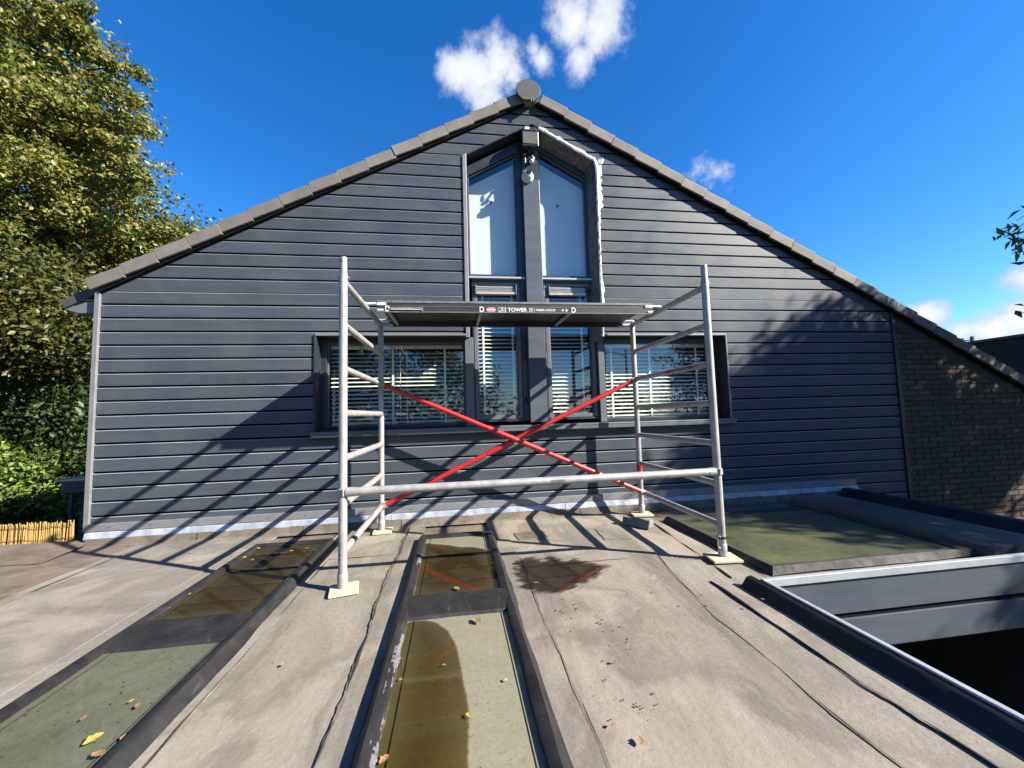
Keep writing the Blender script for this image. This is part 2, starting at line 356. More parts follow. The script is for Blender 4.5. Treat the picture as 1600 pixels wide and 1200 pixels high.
# ------------------------------------------------------------------ mesh helpers
class MB:
    def __init__(s): s.v = []; s.f = []; s.sm = []
    def face(s, idx, smooth=False): s.f.append(tuple(idx)); s.sm.append(smooth)
    def quad(s, *p, smooth=False):
        b = len(s.v); s.v += [tuple(map(float, q)) for q in p]; s.face(range(b, b+len(p)), smooth)
    def box(s, x0, x1, y0, y1, z0, z1):
        b = len(s.v)
        s.v += [(x, y, z) for z in (z0, z1) for y in (y0, y1) for x in (x0, x1)]
        for q in ((0, 2, 3, 1), (4, 5, 7, 6), (0, 1, 5, 4), (2, 6, 7, 3), (0, 4, 6, 2), (1, 3, 7, 5)): s.face([b+i for i in q])
        return s
    def obox(s, c, ax, ay, az, hx, hy, hz):                   # oriented box
        b = len(s.v); c, ax, ay, az = map(Vector, (c, ax, ay, az))
        for k in (-1, 1):
            for j in (-1, 1):
                for i in (-1, 1): s.v.append(tuple(c+ax*hx*i+ay*hy*j+az*hz*k))
        for q in ((0, 2, 3, 1), (4, 5, 7, 6), (0, 1, 5, 4), (2, 6, 7, 3), (0, 4, 6, 2), (1, 3, 7, 5)): s.face([b+i for i in q])
        return s
    def tube(s, pts, rad, n=12, cap=True, sx=1.0):
        pts = [Vector(p) for p in pts]
        if isinstance(rad, (int, float)): rad = [rad]*len(pts)
        b = len(s.v)
        for k, p in enumerate(pts):
            d = (pts[min(k+1, len(pts)-1)]-pts[max(k-1, 0)]).normalized()
            a = Vector((0, 0, 1)) if abs(d.z) < .9 else Vector((1, 0, 0))
            e = d.cross(a).normalized(); g = e.cross(d)
            for j in range(n):
                t = 2*math.pi*j/n
                s.v.append(tuple(p+(e*math.cos(t)*sx+g*math.sin(t))*rad[k]))
        for k in range(len(pts)-1):
            for j in range(n):
                j2 = (j+1) % n
                s.face((b+k*n+j, b+k*n+j2, b+(k+1)*n+j2, b+(k+1)*n+j), True)
        if cap:
            s.face([b+j for j in range(n)][::-1]); s.face([b+(len(pts)-1)*n+j for j in range(n)])
        return s
    def prism(s, poly, y0, y1):                               # polygon in x,z extruded along y
        b = len(s.v); n = len(poly)
        s.v += [(x, y0, z) for x, z in poly]+[(x, y1, z) for x, z in poly]
        s.face(range(b, b+n)); s.face(range(b+2*n-1, b+n-1, -1))
        for i in range(n):
            j = (i+1) % n; s.face((b+j, b+i, b+n+i, b+n+j))
        return s
    def ring(s, outer, inner, y0, y1):                        # frame between two polygons in x,z
        b = len(s.v); n = len(outer)
        for y in (y0, y1): s.v += [(x, y, z) for x, z in outer]+[(x, y, z) for x, z in inner]
        O, I, O2, I2 = b, b+n, b+2*n, b+3*n
        for i in range(n):
            j = (i+1) % n
            s.face((O+i, O+j, I+j, I+i)); s.face((O2+j, O2+i, I2+i, I2+j))
            s.face((O+j, O+i, O2+i, O2+j)); s.face((I+i, I+j, I2+j, I2+i))
        return s
    def loft(s, rings, close=True, smooth=False):             # list of equally long point loops
        b = len(s.v); n = len(rings[0])
        for r in rings: s.v += [tuple(map(float, p)) for p in r]
        for k in range(len(rings)-1):
            for j in range(n if close else n-1):
                j2 = (j+1) % n
                s.face((b+k*n+j, b+k*n+j2, b+(k+1)*n+j2, b+(k+1)*n+j), smooth)
        return s
    def lathe(s, c, prof, axis='Z', n=20):
        b = len(s.v); c = Vector(c)
        for r, h in prof:
            for j in range(n):
                t = 2*math.pi*j/n
                p = (r*math.cos(t), r*math.sin(t), h) if axis == 'Z' else (r*math.cos(t), -h, r*math.sin(t))
                s.v.append(tuple(c+Vector(p)))
        for k in range(len(prof)-1):
            for j in range(n):
                j2 = (j+1) % n; s.face((b+k*n+j, b+k*n+j2, b+(k+1)*n+j2, b+(k+1)*n+j), True)
        s.face([b+(len(prof)-1)*n+j for j in range(n)]); s.face([b+j for j in range(n)][::-1])
        return s
    def mesh(s, name, material):
        me = bpy.data.meshes.new(name); me.from_pydata(s.v, [], s.f)
        me.polygons.foreach_set('use_smooth', s.sm)
        me.materials.append(material); me.update()
        return me
    def build(s, name, material, parent=None, bevel=0, recalc=True, **tags):
        me = s.mesh(name, material if not isinstance(material, str) else M[material])
        if recalc:
            import bmesh
            bm = bmesh.new(); bm.from_mesh(me); bmesh.ops.recalc_face_normals(bm, faces=bm.faces); bm.to_mesh(me); bm.free()
        if any(s.sm): me.set_sharp_from_angle(angle=R(44))
        return link(name, me, parent, bevel, **tags)
def link(name, me, parent=None, bevel=0, label=None, cat=None, group=None, kind=None):
    o = bpy.data.objects.new(name, me); COL.objects.link(o)
    if parent is not None:
        o.parent = parent; o.matrix_parent_inverse = Matrix.Translation(-parent.location)
    if bevel:
        b = o.modifiers.new('bevel', 'BEVEL'); b.width = bevel; b.segments = 2; b.limit_method = 'ANGLE'; b.angle_limit = R(40)
    tag(o, label, cat, group, kind)
    return o
def tag(o, label=None, cat=None, group=None, kind=None):
    if label: o['label'] = label
    if cat: o['category'] = cat
    if group: o['group'] = group
    if kind: o['kind'] = kind
    return o
def thing(name, loc, label, cat, group=None, kind=None):
    o = bpy.data.objects.new(name, None); COL.objects.link(o); o.location = loc; o.empty_display_size = .1
    return tag(o, label, cat, group, kind)
_rng = np.random.default_rng(11)
def wob(t, seed, amp):                                        # smooth 1-d wobble
    return amp*(math.sin(t*2.3+seed)*.5+math.sin(t*5.1+seed*2.7)*.3+math.sin(t*11.7+seed*1.3)*.2+math.sin(t*27+seed*3.1)*.1)

# ------------------------------------------------------------------ ground
GZ = -2.9
g = MB(); g.quad((-600, -600, GZ), (600, -600, GZ), (600, 600, GZ), (-600, 600, GZ))
g.build('ground', 'grass', kind='structure')
g = MB(); g.quad((1.2, -4, GZ+.02), (4.6, -4, GZ+.02), (4.6, 3.8, GZ+.02), (1.2, 3.8, GZ+.02))
g.build('patio_paving', 'paving', kind='structure')

# ------------------------------------------------------------------ flat roof
roof = MB()
roof.box(-6.2, 1.63, -3.5, 3.99, -.30, -.012)
roof.box(1.63, 4.34, 2.13, 3.99, -.30, -.012)
roof_o = roof.build('flat_roof', 'bitumen_brown', kind='structure')
wl_ = MB()
wl_.box(1.40, 1.52, -3.4, 3.8, GZ, -.30); wl_.box(1.52, 4.2, 3.8, 3.92, GZ, -.30); wl_.box(4.2, 4.32, 2.14, 3.97, GZ, -.301); wl_.box(-6.1, 1.40, -3.4, -3.28, GZ, -.30); wl_.box(-6.1, -5.98, -3.28, 3.9, GZ, -.30)  # right-hand wall added to stop sunlight reaching in under the roof
lower_wall = wl_.build('extension_wall', 'dark_wall', label='dark wall of the flat-roofed extension below the roof edge', cat='wall')

def strip(edgeL, edgeR, y0, y1, z, seed, material, thick=.004, nx=10, ny=70, name='bitumen_sheet'):
    """one sheet of roofing: wavy long edges, slightly uneven face, real thickness"""
    b = MB(); top = []
    for j in range(ny+1):
        y = y0+(y1-y0)*j/ny
        xl = edgeL(y) if callable(edgeL) else edgeL
        xr = edgeR(y) if callable(edgeR) else edgeR
        row = []
        for i in range(nx+1):
            t = i/nx; x = xl+(xr-xl)*t
            h = z+.0012*math.sin(x*7+seed)*math.sin(y*3.1+seed*2)+.001*math.sin(y*9+x*4+seed)
            row.append((x, y, h+thick))
        top.append(row)
    n = nx+1
    for row in top: b.v += row
    for j in range(ny):
        for i in range(nx): b.face((j*n+i, j*n+i+1, (j+1)*n+i+1, (j+1)*n+i), True)
    def skirt(ids):
        k = len(b.v); m_ = len(ids); b.v += [b.v[i] for i in ids]; b.v += [(b.v[i][0], b.v[i][1], z-.006) for i in ids]
        for q in range(m_-1): b.face((k+q+1, k+q, k+m_+q, k+m_+q+1))
    skirt([j*n for j in range(ny+1)][::-1]); skirt([j*n+nx for j in range(ny+1)]); skirt(list(range(n))); skirt([ny*n+i for i in range(n)][::-1])
    return b.build(name, material, roof_o, recalc=False)
def bead(fx, y0, y1, z, seed, w=.0055, skip=None):
    """squeezed-out tar along a seam, a thin uneven bead"""
    b = MB(); pts = []; ra = []
    n = int((y1-y0)/.035)
    for j in range(n+1):
        y = y0+(y1-y0)*j/n
        pts.append((fx(y), y, z)); ra.append(max(.0012, w*(.55+.45*math.sin(y*3.7+seed)+.35*math.sin(y*13.3+seed*2))))
    b.tube(pts, ra, 6)
    return b.build('tar_bead', 'seam', roof_o)
def bleed(fx, y0, y1, z, seed, w=.022):
    """thin stain of bitumen that has crept out of a lap"""
    b = MB(); rr_ = random.Random(seed); rows = []; n = int((y1-y0)/.018); a = c_ = .3
    for j in range(n+1):
        y = y0+(y1-y0)*j/n; a = min(1, max(.05, a+rr_.uniform(-.16, .16))); c_ = min(1, max(.05, c_+rr_.uniform(-.16, .16)))
        rows.append([(fx(y)-w*.8*a*a, y, z), (fx(y)+w*.6*c_*c_, y, z)])
    b.loft(rows, close=False); b.build('tar_bleed', 'bleed', roof_o, recalc=False)
def W(x, seed, amp): return lambda y: x+wob(y, seed, amp)
strip(-6.2, W(-3.55, 1, .01), -3.5, 3.96, 0, 1, M['bitumen_pale'])
strip(W(-3.57, 1, .01), W(-2.62, 2, .012), -3.5, 3.96, .003, 2, M['bitumen_brown'])
strip(W(-2.74, 3, .01), W(-1.60, 4, .006), -3.5, 3.96, .006, 3, M['bitumen_pale'])
strip(W(-2.64, 5, .012), W(-2.66+.9, 6, .012), -3.5, 3.96, .010, 31, M['bitumen_pale'], nx=8)
strip(W(-1.06, 7, .006), W(-.945, 8, .008), -3.5, 3.96, .008, 4, M['bitumen'])
strip(W(-.965, 9, .005), W(-.42, 10, .012), -3.5, 3.96, .004, 5, M['bitumen'])
strip(W(-.435, 11, .016), W(-.30, 12, .004), -3.5, 3.96, .009, 6, M['bitumen'])
strip(W(.28, 13, .004), W(.43, 14, .012), -3.5, 3.96, .009, 7, M['bitumen'])
def dK(y): return 1.24+.04*max(0, y-1.3)+.14*max(0, y-1.9)**1.3
strip(W(.415, 15, .01), lambda y: dK(y)+wob(y, 16, .008), -3.5, 3.96, .004, 8, M['bitumen'])
strip(lambda y: dK(y)-.015+wob(y, 17, .004), W(1.64, 18, .001), -3.5, 2.16, .000, 9, M['bitumen'])
strip(lambda y: dK(y)-.015+wob(y, 17, .004), W(1.86, 18, .01), 2.15, 3.96, .0, 19, M['bitumen'])
strip(W(1.495, 20, .014), 1.64, -3.5, 2.28, .006, 10, M['bitumen'], nx=3)
strip(1.84, 4.30, 2.15, 3.96, -.003, 11, M['bitumen_brown'])
bead(W(-.437, 11, .016), -.5, 3.9, .012, 1, .0055)
bead(W(-2.645, 5, .012), -.5, 3.93, .0145, 2, .004)
bead(W(-.946, 8, .008), -.5, 3.9, .0115, 3, .0035)
bead(W(.431, 14, .012), -.5, 2.9, .0125, 4, .003)
bead(lambda y: dK(y)+wob(y, 16, .008), -.5, 2.9, .0075, 5, .0045)
bead(W(1.493, 20, .014), -.5, 2.28, .010, 6, .007)
bead(lambda y: 1.60+.02*y+wob(y, 40, .012)+.10*max(0, y-2.3), 2.30, 3.55, .007, 7, .007)
bleed(W(-.437, 11, .016), -.5, 3.9, .0150, 1); bleed(W(-2.645, 5, .012), -.5, 3.93, .0165, 2); bleed(W(-.946, 8, .008), -.5, 3.9, .0138, 3, .012); bleed(W(.431, 14, .012), -.5, 2.9, .0148, 4, .014)
bleed(lambda y: dK(y)+wob(y, 16, .008), -.5, 3.2, .0100, 5, .016); bleed(W(1.493, 20, .014), -.5, 2.28, .0125, 6, .016)
def xbead(x0, x1, y, seed, w=.005, slope=0):
    b = MB(); n = int((x1-x0)/.03); pts = []; ra = []
    for j in range(n+1):
        x = x0+(x1-x0)*j/n; pts.append((x, y+slope*(x-x0)+wob(x*1.3, seed, .012), .010)); ra.append(max(.001, w*(.5+.5*math.sin(x*9+seed)+.3*math.sin(x*23))))
    b.tube(pts, ra, 6); b.build('tar_bead', 'seam', roof_o)
xbead(-2.6, -1.66, 3.62, 2, .004, -.1); xbead(.46, 1.2, 2.72, 5, .003, .02); xbead(-.94, -.46, 3.2, 8, .0025)
# later repairs: torched-on patches
for cx_, cy_, hx_, hy_, an, mm_ in ((.62, 3.42, .13, .10, 4, 'bitumen_brown'), (1.30, 3.30, .11, .16, -6, 'bitumen'), (-.70, 3.62, .16, .09, 2, 'bitumen'), (-1.95, 3.55, .2, .12, 5, 'bitumen'), (-2.2, 2.35, .16, .22, -3, 'bitumen_pale')):
    b = MB(); rr_ = random.Random(int(cx_*100)); pl_ = []; ca, sa = math.cos(R(an)), math.sin(R(an))
    for (ux, uy, vx, vy) in ((-1, -1, 1, -1), (1, -1, 1, 1), (1, 1, -1, 1), (-1, 1, -1, -1)):
        for k in range(7):
            t = k/7; x_ = (ux+(vx-ux)*t)*hx_+rr_.uniform(-.005, .005); y_ = (uy+(vy-uy)*t)*hy_+rr_.uniform(-.005, .005); pl_.append((cx_+x_*ca-y_*sa, cy_+x_*sa+y_*ca))
    b.loft([[(x, y, .004) for x, y in pl_], [(x, y, .0125) for x, y in pl_]]); b.face(range(28, 56)); b.build('felt_patch', mm_, roof_o, recalc=False)
# felt turned up against the wall, in lengths
for k in range(9):
    x0, x1 = -3.16+k*.88, min(-3.16+(k+1)*.88-.006, 4.5)
    b = MB(); b.loft([[(x0, 3.93-.006*(k % 2), .006), (x0, 3.975, .02), (x0, 3.99, .075)], [(x1, 3.93-.006*(k % 2), .006), (x1, 3.975, .02), (x1, 3.99, .075)]], close=False)
    b.build('wall_upstand', 'bitumen_brown', roof_o)
# raised felt edge at the back left corner
b = MB(); rings = []
for j in range(31):
    x = -5.6+j*.082; hgt = .045*min(1, (-x-3.0)/.35+.25) if x < -3.1 else .02
    yb = 4.02+.02*math.sin(x*3)
    rings.append([(x, yb-.42, .012), (x, yb-.22, .02+hgt*.15), (x, yb-.10, .01+hgt*.7), (x, yb-.03, .015+hgt), (x, yb+.06, .015+hgt*.9), (x, yb+.10, -.28)])
b.loft(rings, close=False, smooth=True)
b.build('corner_upstand', 'bitumen_brown', roof_o, recalc=False)
# kerb and metal edging along the open side
b = MB(); b.loft([[(1.605, y, .008), (1.625, y, .018), (1.660, y, .060+wob(y, 3, .003)), (1.689, y, .067)] for y in np.linspace(-3.5, 2.18, 60)], close=False, smooth=True)
b.quad((1.689, -3.5, .067), (1.689, 2.18, .067), (1.689, 2.18, -.02), (1.689, -3.5, -.02))
b.build('edge_kerb', 'kerb', roof_o, recalc=False)
b = MB(); b.box(1.690, 1.714, -3.5, 2.080, -.03, .075); b.build('edge_trim', 'white_trim', roof_o, bevel=.003)
b = MB(); b.box(1.690, 4.36, 2.081, 2.110, .034, .077); b.build('edge_trim', 'white_trim', roof_o, bevel=.003)
b = MB(); b.box(1.73, 4.36, 2.112, 2.129, -.38, .033); b.build('fascia_backing', 'black', roof_o)
for z0, z1 in ((-.158, .028), (-.362, -.190)):
    b = MB(); b.box(1.716, 4.36, 2.096, 2.1115, z0, z1); b.build('fascia_board', 'clad_flat', roof_o, bevel=.003)
for z0, z1 in ((-.19, -.024), (-.38, -.215)):
    b = MB(); b.box(1.631, 1.685, -3.5, 2.08, z0-.012, z1-.012); b.build('fascia_board', 'clad_flat', roof_o, bevel=.003)
b = MB(); b.loft([[(4.16, y, .004), (4.24, y, .05), (4.29, y, .105), (4.37, y, .108), (4.375, y, -.3)] for y in np.linspace(2.115, 3.98, 20)], close=False, smooth=True)
b.build('edge_kerb', 'kerb', roof_o, recalc=False)

# ------------------------------------------------------------------ skylights
def curb(name, parent, x0, x1, y0, y1, zt, ins, flare, seed):
    """felt-covered kerb round a rectangular opening"""
    def loop(xa, xb, ya, yb, z, amp=.004):
        pts = []
        for (ax, ay, bx, by) in ((xa, ya, xb, ya), (xb, ya, xb, yb), (xb, yb, xa, yb), (xa, yb, xa, ya)):
            L = math.hypot(bx-ax, by-ay)
            for k in range(24):
                t = k/24; x = ax+(bx-ax)*t; y = ay+(by-ay)*t
                w_ = wob((x+y)*2.2+z*40, seed, amp)
                pts.append((x+w_, y+w_*.6, z+w_*.5))
        return pts
    b = MB()
    b.loft([loop(x0-flare-.008, x1+flare+.008, y0-flare-.008, y1+flare+.008, .010, .006), loop(x0-flare, x1+flare, y0-flare, y1+flare, .016, .005), loop(x0-flare*.35, x1+flare*.35, y0-flare*.35, y1+flare*.35, zt*.75),
            loop(x0+.004, x1-.004, y0+.004, y1-.004, zt), loop(x0+ins*.8, x1-ins*.8, y0+ins*.8, y1-ins*.8, zt-.003), loop(x0+ins, x1-ins, y0+ins, y1-ins, zt-.008, .006), loop(x0+ins+.004, x1-ins-.004, y0+ins+.004, y1-ins-.004, .02)], smooth=True)
    return b.build(name, 'kerb' if x0 < 1.5 else 'kerb_dull', parent, recalc=False)
def blob(pts, z, sub=10, jit=.012, seed=0):
    """irregular flat outline through the given points"""
    rs = random.Random(seed); out = []; n = len(pts)
    for i in range(n):
        p0, p1 = Vector(pts[i]), Vector(pts[(i+1) % n])
        d = p1-p0; nrm = Vector((-d.y, d.x)).normalized() if d.length else Vector((0, 0))
        for k in range(sub):
            t = k/sub; a = jit*(rs.random()-.5)*2*math.sin(math.pi*t)**.5
            q = p0+d*t+nrm*a; out.append((q.x, q.y, z))
    b = MB(); b.quad(*out); return b
ZP = .034
def skylight(cx, cy_back, label, seed, split, mats):
    t = thing('skylight', (cx, 2, 0), label, 'skylight')
    x0, x1 = cx-.292, cx+.292
    curb('kerb', t, x0, x1, .45, cy_back, .060, .042, .026, seed)
    a = MB()                                                   # felt-covered crossbar, slightly domed
    ya, yb = split
    rings = []
    for j in range(13):
        x = x0+.02+(x1-x0-.04)*j/12; w_ = wob(x*8, seed+3, .004)
        rings.append([(x, ya-.006+w_, ZP-.01), (x, ya+.010+w_, .049), (x, ya+.07+w_, .056), (x, (ya+yb)/2+.01, .060), (x, yb-.05, .057), (x, yb-.010+w_, .050), (x, yb+.008+w_, ZP-.01)])
    a.loft(rings, close=False, smooth=True); a.build('crossbar', 'kerb', t, recalc=False)
    a = MB(); a.box(x0+.07, x1-.07, ya+.080, ya+.083, .0555, .0595); a.build('felt_lap', 'seam', t)
    for (p0, p1, mm) in ((.49, ya+.02, mats[0]), (yb-.02, cy_back-.04, mats[1])):
        a = MB(); a.box(x0+.03, x1-.03, p0, p1, ZP-.02, ZP); pn = a.build('glass_pane', mm, t)
        for xs in (x0+.078, x1-.075):                           # inner line of the sealed unit
            q = MB(); q.box(xs, xs+.003, p0+.01, p1-.01, ZP, ZP+.0022); q.build('seal_line', 'seam', pn)
    return t
sk_l = skylight(-1.315, 3.56, 'long black-kerbed skylight on the left, its rear pane under brown water', 2, (2.09, 2.36), ('pane_moss', 'pane_mid'))
sk_m = skylight(-.005, 3.48, 'long black-kerbed skylight in the middle of the roof, in front of the scaffold', 5, (2.11, 2.37), ('pane_mid', 'pane_mid'))
M['crust'] = plain('pale_lime_crust', (.10, .10, .10), .8, var=.5, scale=40, bmp=.6)
def crust(parent, x, y0, y1, w, seed, side=1):
    b = MB(); rr_ = random.Random(seed); rows = []
    n = int((y1-y0)/.012)
    for k in range(n+1):
        y = y0+(y1-y0)*k/n; a = w*(.75+.2*math.sin(k*.13+seed)+.12*math.sin(k*.47)+rr_.uniform(-.12, .12))
        rows.append([(x, y, .0565+rr_.uniform(0, .0015)), (x+side*a*.5, y, .054+rr_.uniform(0, .002)), (x+side*a, y, .047)])
    b.loft(rows, close=False); b.build('lime_crust', 'crust', parent, recalc=False)
crust(sk_m, -.275, .6, 2.12, .030, 1); crust(sk_m, -.275, 2.36, 3.42, .022, 2); crust(sk_m, .262, 1.3, 2.10, .012, 3, -1); crust(sk_l, -1.055, 2.40, 3.50, .014, 4, -1); crust(sk_l, -1.585, .8, 2.0, .016, 5)
def puddle(pts, z, material, label, seed, jit=.012, sub=10, name='puddle', rim=.012, cell=.014):
    """flat sheet of water; the attribute 'rim' grows from 0 at the outline inwards"""
    P_ = np.array(pts, float); Q_ = np.roll(P_, -1, 0)
    lo, hi = P_.min(0)-rim, P_.max(0)+rim
    nx, ny = int((hi[0]-lo[0])/cell)+2, int((hi[1]-lo[1])/cell)+2
    X, Y = np.meshgrid(np.linspace(lo[0], hi[0], nx), np.linspace(lo[1], hi[1], ny)); G_ = np.stack([X.ravel(), Y.ravel()], 1)
    d = np.full(len(G_), 9.); ins = np.zeros(len(G_), bool)
    for p, q in zip(P_, Q_):
        e = q-p; t = np.clip(((G_-p)@e)/(e@e), 0, 1); d = np.minimum(d, np.linalg.norm(G_-p-t[:, None]*e, axis=1))
        c_ = ((p[1] > G_[:, 1]) != (q[1] > G_[:, 1])); ins ^= c_ & (G_[:, 0] < (q[0]-p[0])*(G_[:, 1]-p[1])/(q[1]-p[1]+1e-12)+p[0])
    sd_ = np.where(ins, d, -d)/rim
    b = MB(); b.v = [(x, y, z) for x, y in G_]
    for j_ in range(ny-1):
        for i_ in range(nx-1):
            k = (j_*nx+i_, j_*nx+i_+1, (j_+1)*nx+i_+1, (j_+1)*nx+i_)
            if max(sd_[list(k)]) > -1: b.face(k, True)
    o = b.build(name, material, label=label, cat='puddle', recalc=False)
    at_ = o.data.attributes.new('rim', 'FLOAT', 'POINT'); at_.data.foreach_set('value', sd_.astype(np.float32))
    return o
zw = ZP+.004
puddle([(-.25, .52), (.00, .52), (.01, 1.0), (.021, 1.23), (.032, 1.42), (.015, 1.62), (-.008, 1.84), (-.05, 1.98), (-.11, 2.07), (-.165, 2.10), (-.25, 2.10)], zw, 'water_olive', 'olive water along the left half of the middle skylight front pane', 1, .006)
puddle([(-.25, 2.37), (.25, 2.37), (.25, 3.01), (.20, 3.08), (.12, 3.14), (.02, 3.17), (-.07, 3.235), (-.16, 3.28), (-.25, 3.33)], zw, 'water_brown', 'brown water filling the middle skylight rear pane, mirroring the red brace', 2, .01)
puddle([(-1.56, 2.36), (-1.07, 2.36), (-1.07, 3.51), (-1.56, 3.51)], zw, 'water_brown', 'dark brown water covering the left skylight rear pane', 3, .004)
wetp = [(.40, 2.86), (.52, 2.90), (.60, 2.84), (.66, 2.93), (.74, 2.80), (.86, 2.76), (1.02, 2.62), (.92, 2.56), (.90, 2.46), (.80, 2.42), (.70, 2.36), (.62, 2.27), (.52, 2.30), (.44, 2.33), (.37, 2.42), (.36, 2.6)]
puddle(wetp, .0175, 'wet', 'dark wet patch on the roof right of the middle skylight', 4, rim=.07)

# large skylight on the right
sk_r = thing('skylight', (2.6, 3, 0), 'wide mossy green skylight on the right, next to the open light well', 'skylight')
curb('kerb', sk_r, 1.935, 3.42, 2.30, 3.56, .052, .045, .018, 9)
a = MB(); a.box(1.97, 3.39, 2.33, 3.53, .015, .036); a.build('glass_pane', 'pane_right', sk_r)
b = MB(); b.loft([[(3.455, y, .012), (3.475, y, .078), (3.50, y, .086), (3.98, y, .086), (4.02, y, .07), (4.05, y, .0)] for y in np.linspace(2.20, 3.8, 24)], close=False, smooth=True)
b.quad((3.455, 2.20, .012), (3.475, 2.20, .078), (3.50, 2.20, .086), (3.98, 2.20, .086), (4.02, 2.20, .07), (4.05, 2.20, 0))
b.build('raised_roof_bench', 'bitumen_brown', roof_o, recalc=False)

# ------------------------------------------------------------------ house
YF = 4.03
XL, XR = -3.155, 5.205
PK = (.872, 4.44); SL, SR = .5395, .5275                       # underside of the verge
def vL(z): return PK[0]-(PK[1]-z)/SL
def vR(z): return PK[0]+(PK[1]-z)/SR
TX0, TX1, WX0, WX1 = .165, 1.595, -1.315, 3.005
WZ0, WZ1 = .862, 1.855
TA = (.885, 4.185); TS = .555
SHL, SHR = TA[1]-TS*(TA[0]-TX0), TA[1]-TS*(TX1-TA[0])
house = thing('house', (1, 4.03, GZ), 'gabled house front clad in dark grey boards with a tall pointed window', 'house')
PITCH = .126; ZB = 2.2626
BASE_Z = .190
def opening(z):
    if WZ0 < z < WZ1: return (WX0, WX1)
    if WZ1 <= z < TA[1]:
        return (max(TX0, TA[0]-(TA[1]-z)/TS), min(TX1, TA[0]+(TA[1]-z)/TS))
    return None
def intervals(z):
    a, b_ = max(XL, vL(z)), min(XR, vR(z))
    if z < BASE_Z: a = 4.52
    if b_-a < .02: return []
    o = opening(z)
    if not o or o[1]-o[0] < 1e-4: return [(a, b_)]
    return [(a, o[0]), (o[1], b_)]
CRIT = sorted([BASE_Z, WZ0, WZ1, SHL, SHR, TA[1], PK[1]-SL*(PK[0]-XL), PK[1]-SR*(XR-PK[0])])
PROF = [(.000, .016), (.000+.0, .110), (.011, .1255)]          # (inset, z) of a board's face and top chamfer
BT = .024
zr = ZB-PITCH*26
boards = 0
while zr < PK[1]-.02:
    cuts = [zr]+[c for c in CRIT if zr+.004 < c < zr+PITCH-.004]+[zr+PITCH]
    pieces = []
    for za, zb_ in zip(cuts[:-1], cuts[1:]):
        ia, ib = intervals(za+1e-4), intervals(min(zb_-1e-4, PK[1]-.003))
        if not ia: continue
        if len(ib) != len(ia): ib = [(sum(i)/2, sum(i)/2) for i in ia] if not ib else [((ib[0][0]), (ib[0][1]))]*len(ia) if len(ia) == 1 else ia
        pieces.append((za, zb_, ia, ib))
    if pieces:
        one = any(len(p[2]) == 1 for p in pieces)
        groups = {}
        for za, zb_, ia, ib in pieces:
            for k, (p, q) in enumerate(zip(ia, ib)): groups.setdefault(0 if one else k, []).append((za, zb_, p, q))
        for k, lst in groups.items():
            mb = MB()
            for za, zb_, p, q in lst:
                zz = sorted({z_ for z_ in ([zr+.0175, zr+.1205, zr+.1250]) if za < z_ < zb_} | {max(za, zr+.0175), min(zb_, zr+.1250)})
                if len(zz) < 2 or zz[-1]-zz[0] < .003: continue
                def inset(z_): return 0 if z_ <= zr+.1206 else .0045*(z_-zr-.1205)/.005
                sec = [(YF+inset(z_), z_) for z_ in zz]+[(YF+BT, zz[-1]), (YF+BT, zz[0])]
                def ex(z_):
                    t = (z_-za)/(zb_-za); return p[0]+(q[0]-p[0])*t+.002, p[1]+(q[1]-p[1])*t-.002
                L_ = [(ex(z_)[0], y_, z_) for y_, z_ in sec]; R_ = [(ex(z_)[1], y_, z_) for y_, z_ in sec]
                if R_[0][0]-L_[0][0] < .01: continue
                mb.loft([L_, R_]); bs = len(mb.v)-2*len(sec)
                mb.face(range(bs, bs+len(sec))); mb.face(range(bs+2*len(sec)-1, bs+len(sec)-1, -1))
            if mb.v:
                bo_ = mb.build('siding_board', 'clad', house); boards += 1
                bo_.data.materials.append(M['clad_highlight'])
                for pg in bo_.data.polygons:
                    if pg.normal.y < -.3 and pg.normal.z > .3: pg.material_index = 1  # chamfer faces take the painted highlight colour
    zr += PITCH
# wall core behind the boards, with the window opening left free
core = MB()
zs = [GZ, WZ0, WZ1, SHL, TA[1], PK[1]]
def corepoly(poly): core.prism(poly, YF+BT+.0005, YF+.06)
corepoly([(XL, GZ), (XR+.02, GZ), (XR+.02, WZ0), (XL, WZ0)])
corepoly([(XL, WZ0), (WX0, WZ0), (WX0, WZ1), (XL, WZ1)]); corepoly([(WX1, WZ0), (XR+.02, WZ0), (XR+.02, WZ1), (WX1, WZ1)])
corepoly([(XL, WZ1), (TX0, WZ1), (TX0, SHL), (vL(SHL), SHL), (XL, PK[1]-SL*(PK[0]-XL))])
corepoly([(TX1, WZ1), (XR+.02, WZ1), (XR+.02, PK[1]-SR*(XR+.02-PK[0])), (vR(SHR), SHR), (TX1, SHR)])
corepoly([(vL(SHL), SHL), (TX0, SHL), TA, PK]); corepoly([TA, (TX1, SHR), (vR(SHR), SHR), PK])
core.build('wall_core', 'black', house)
# side walls, back and a dim room behind the windows
sh = MB()
sh.box(XL, XL+.1, YF+.061, 12, GZ, 2.1); sh.box(9.0, 9.1, YF+.2, 12, GZ, .1); sh.box(XL+.1, 9.0, 11.9, 12, GZ, 2)
sh.build('side_wall', 'brick_orange', house)
rm = MB()
ro = [(-1.6, .5), (3.3, .5), (3.3, 2.9), (1.72, 3.92), (PK[0], 4.30), (.03, 3.92), (-1.6, 2.9)]
rm.loft([[(x, 4.262, z_) for x, z_ in ro], [(x, 8, z_) for x, z_ in ro]]); rm.face(range(7, 14))
rm.build('room_lining', 'interior', house, recalc=False)
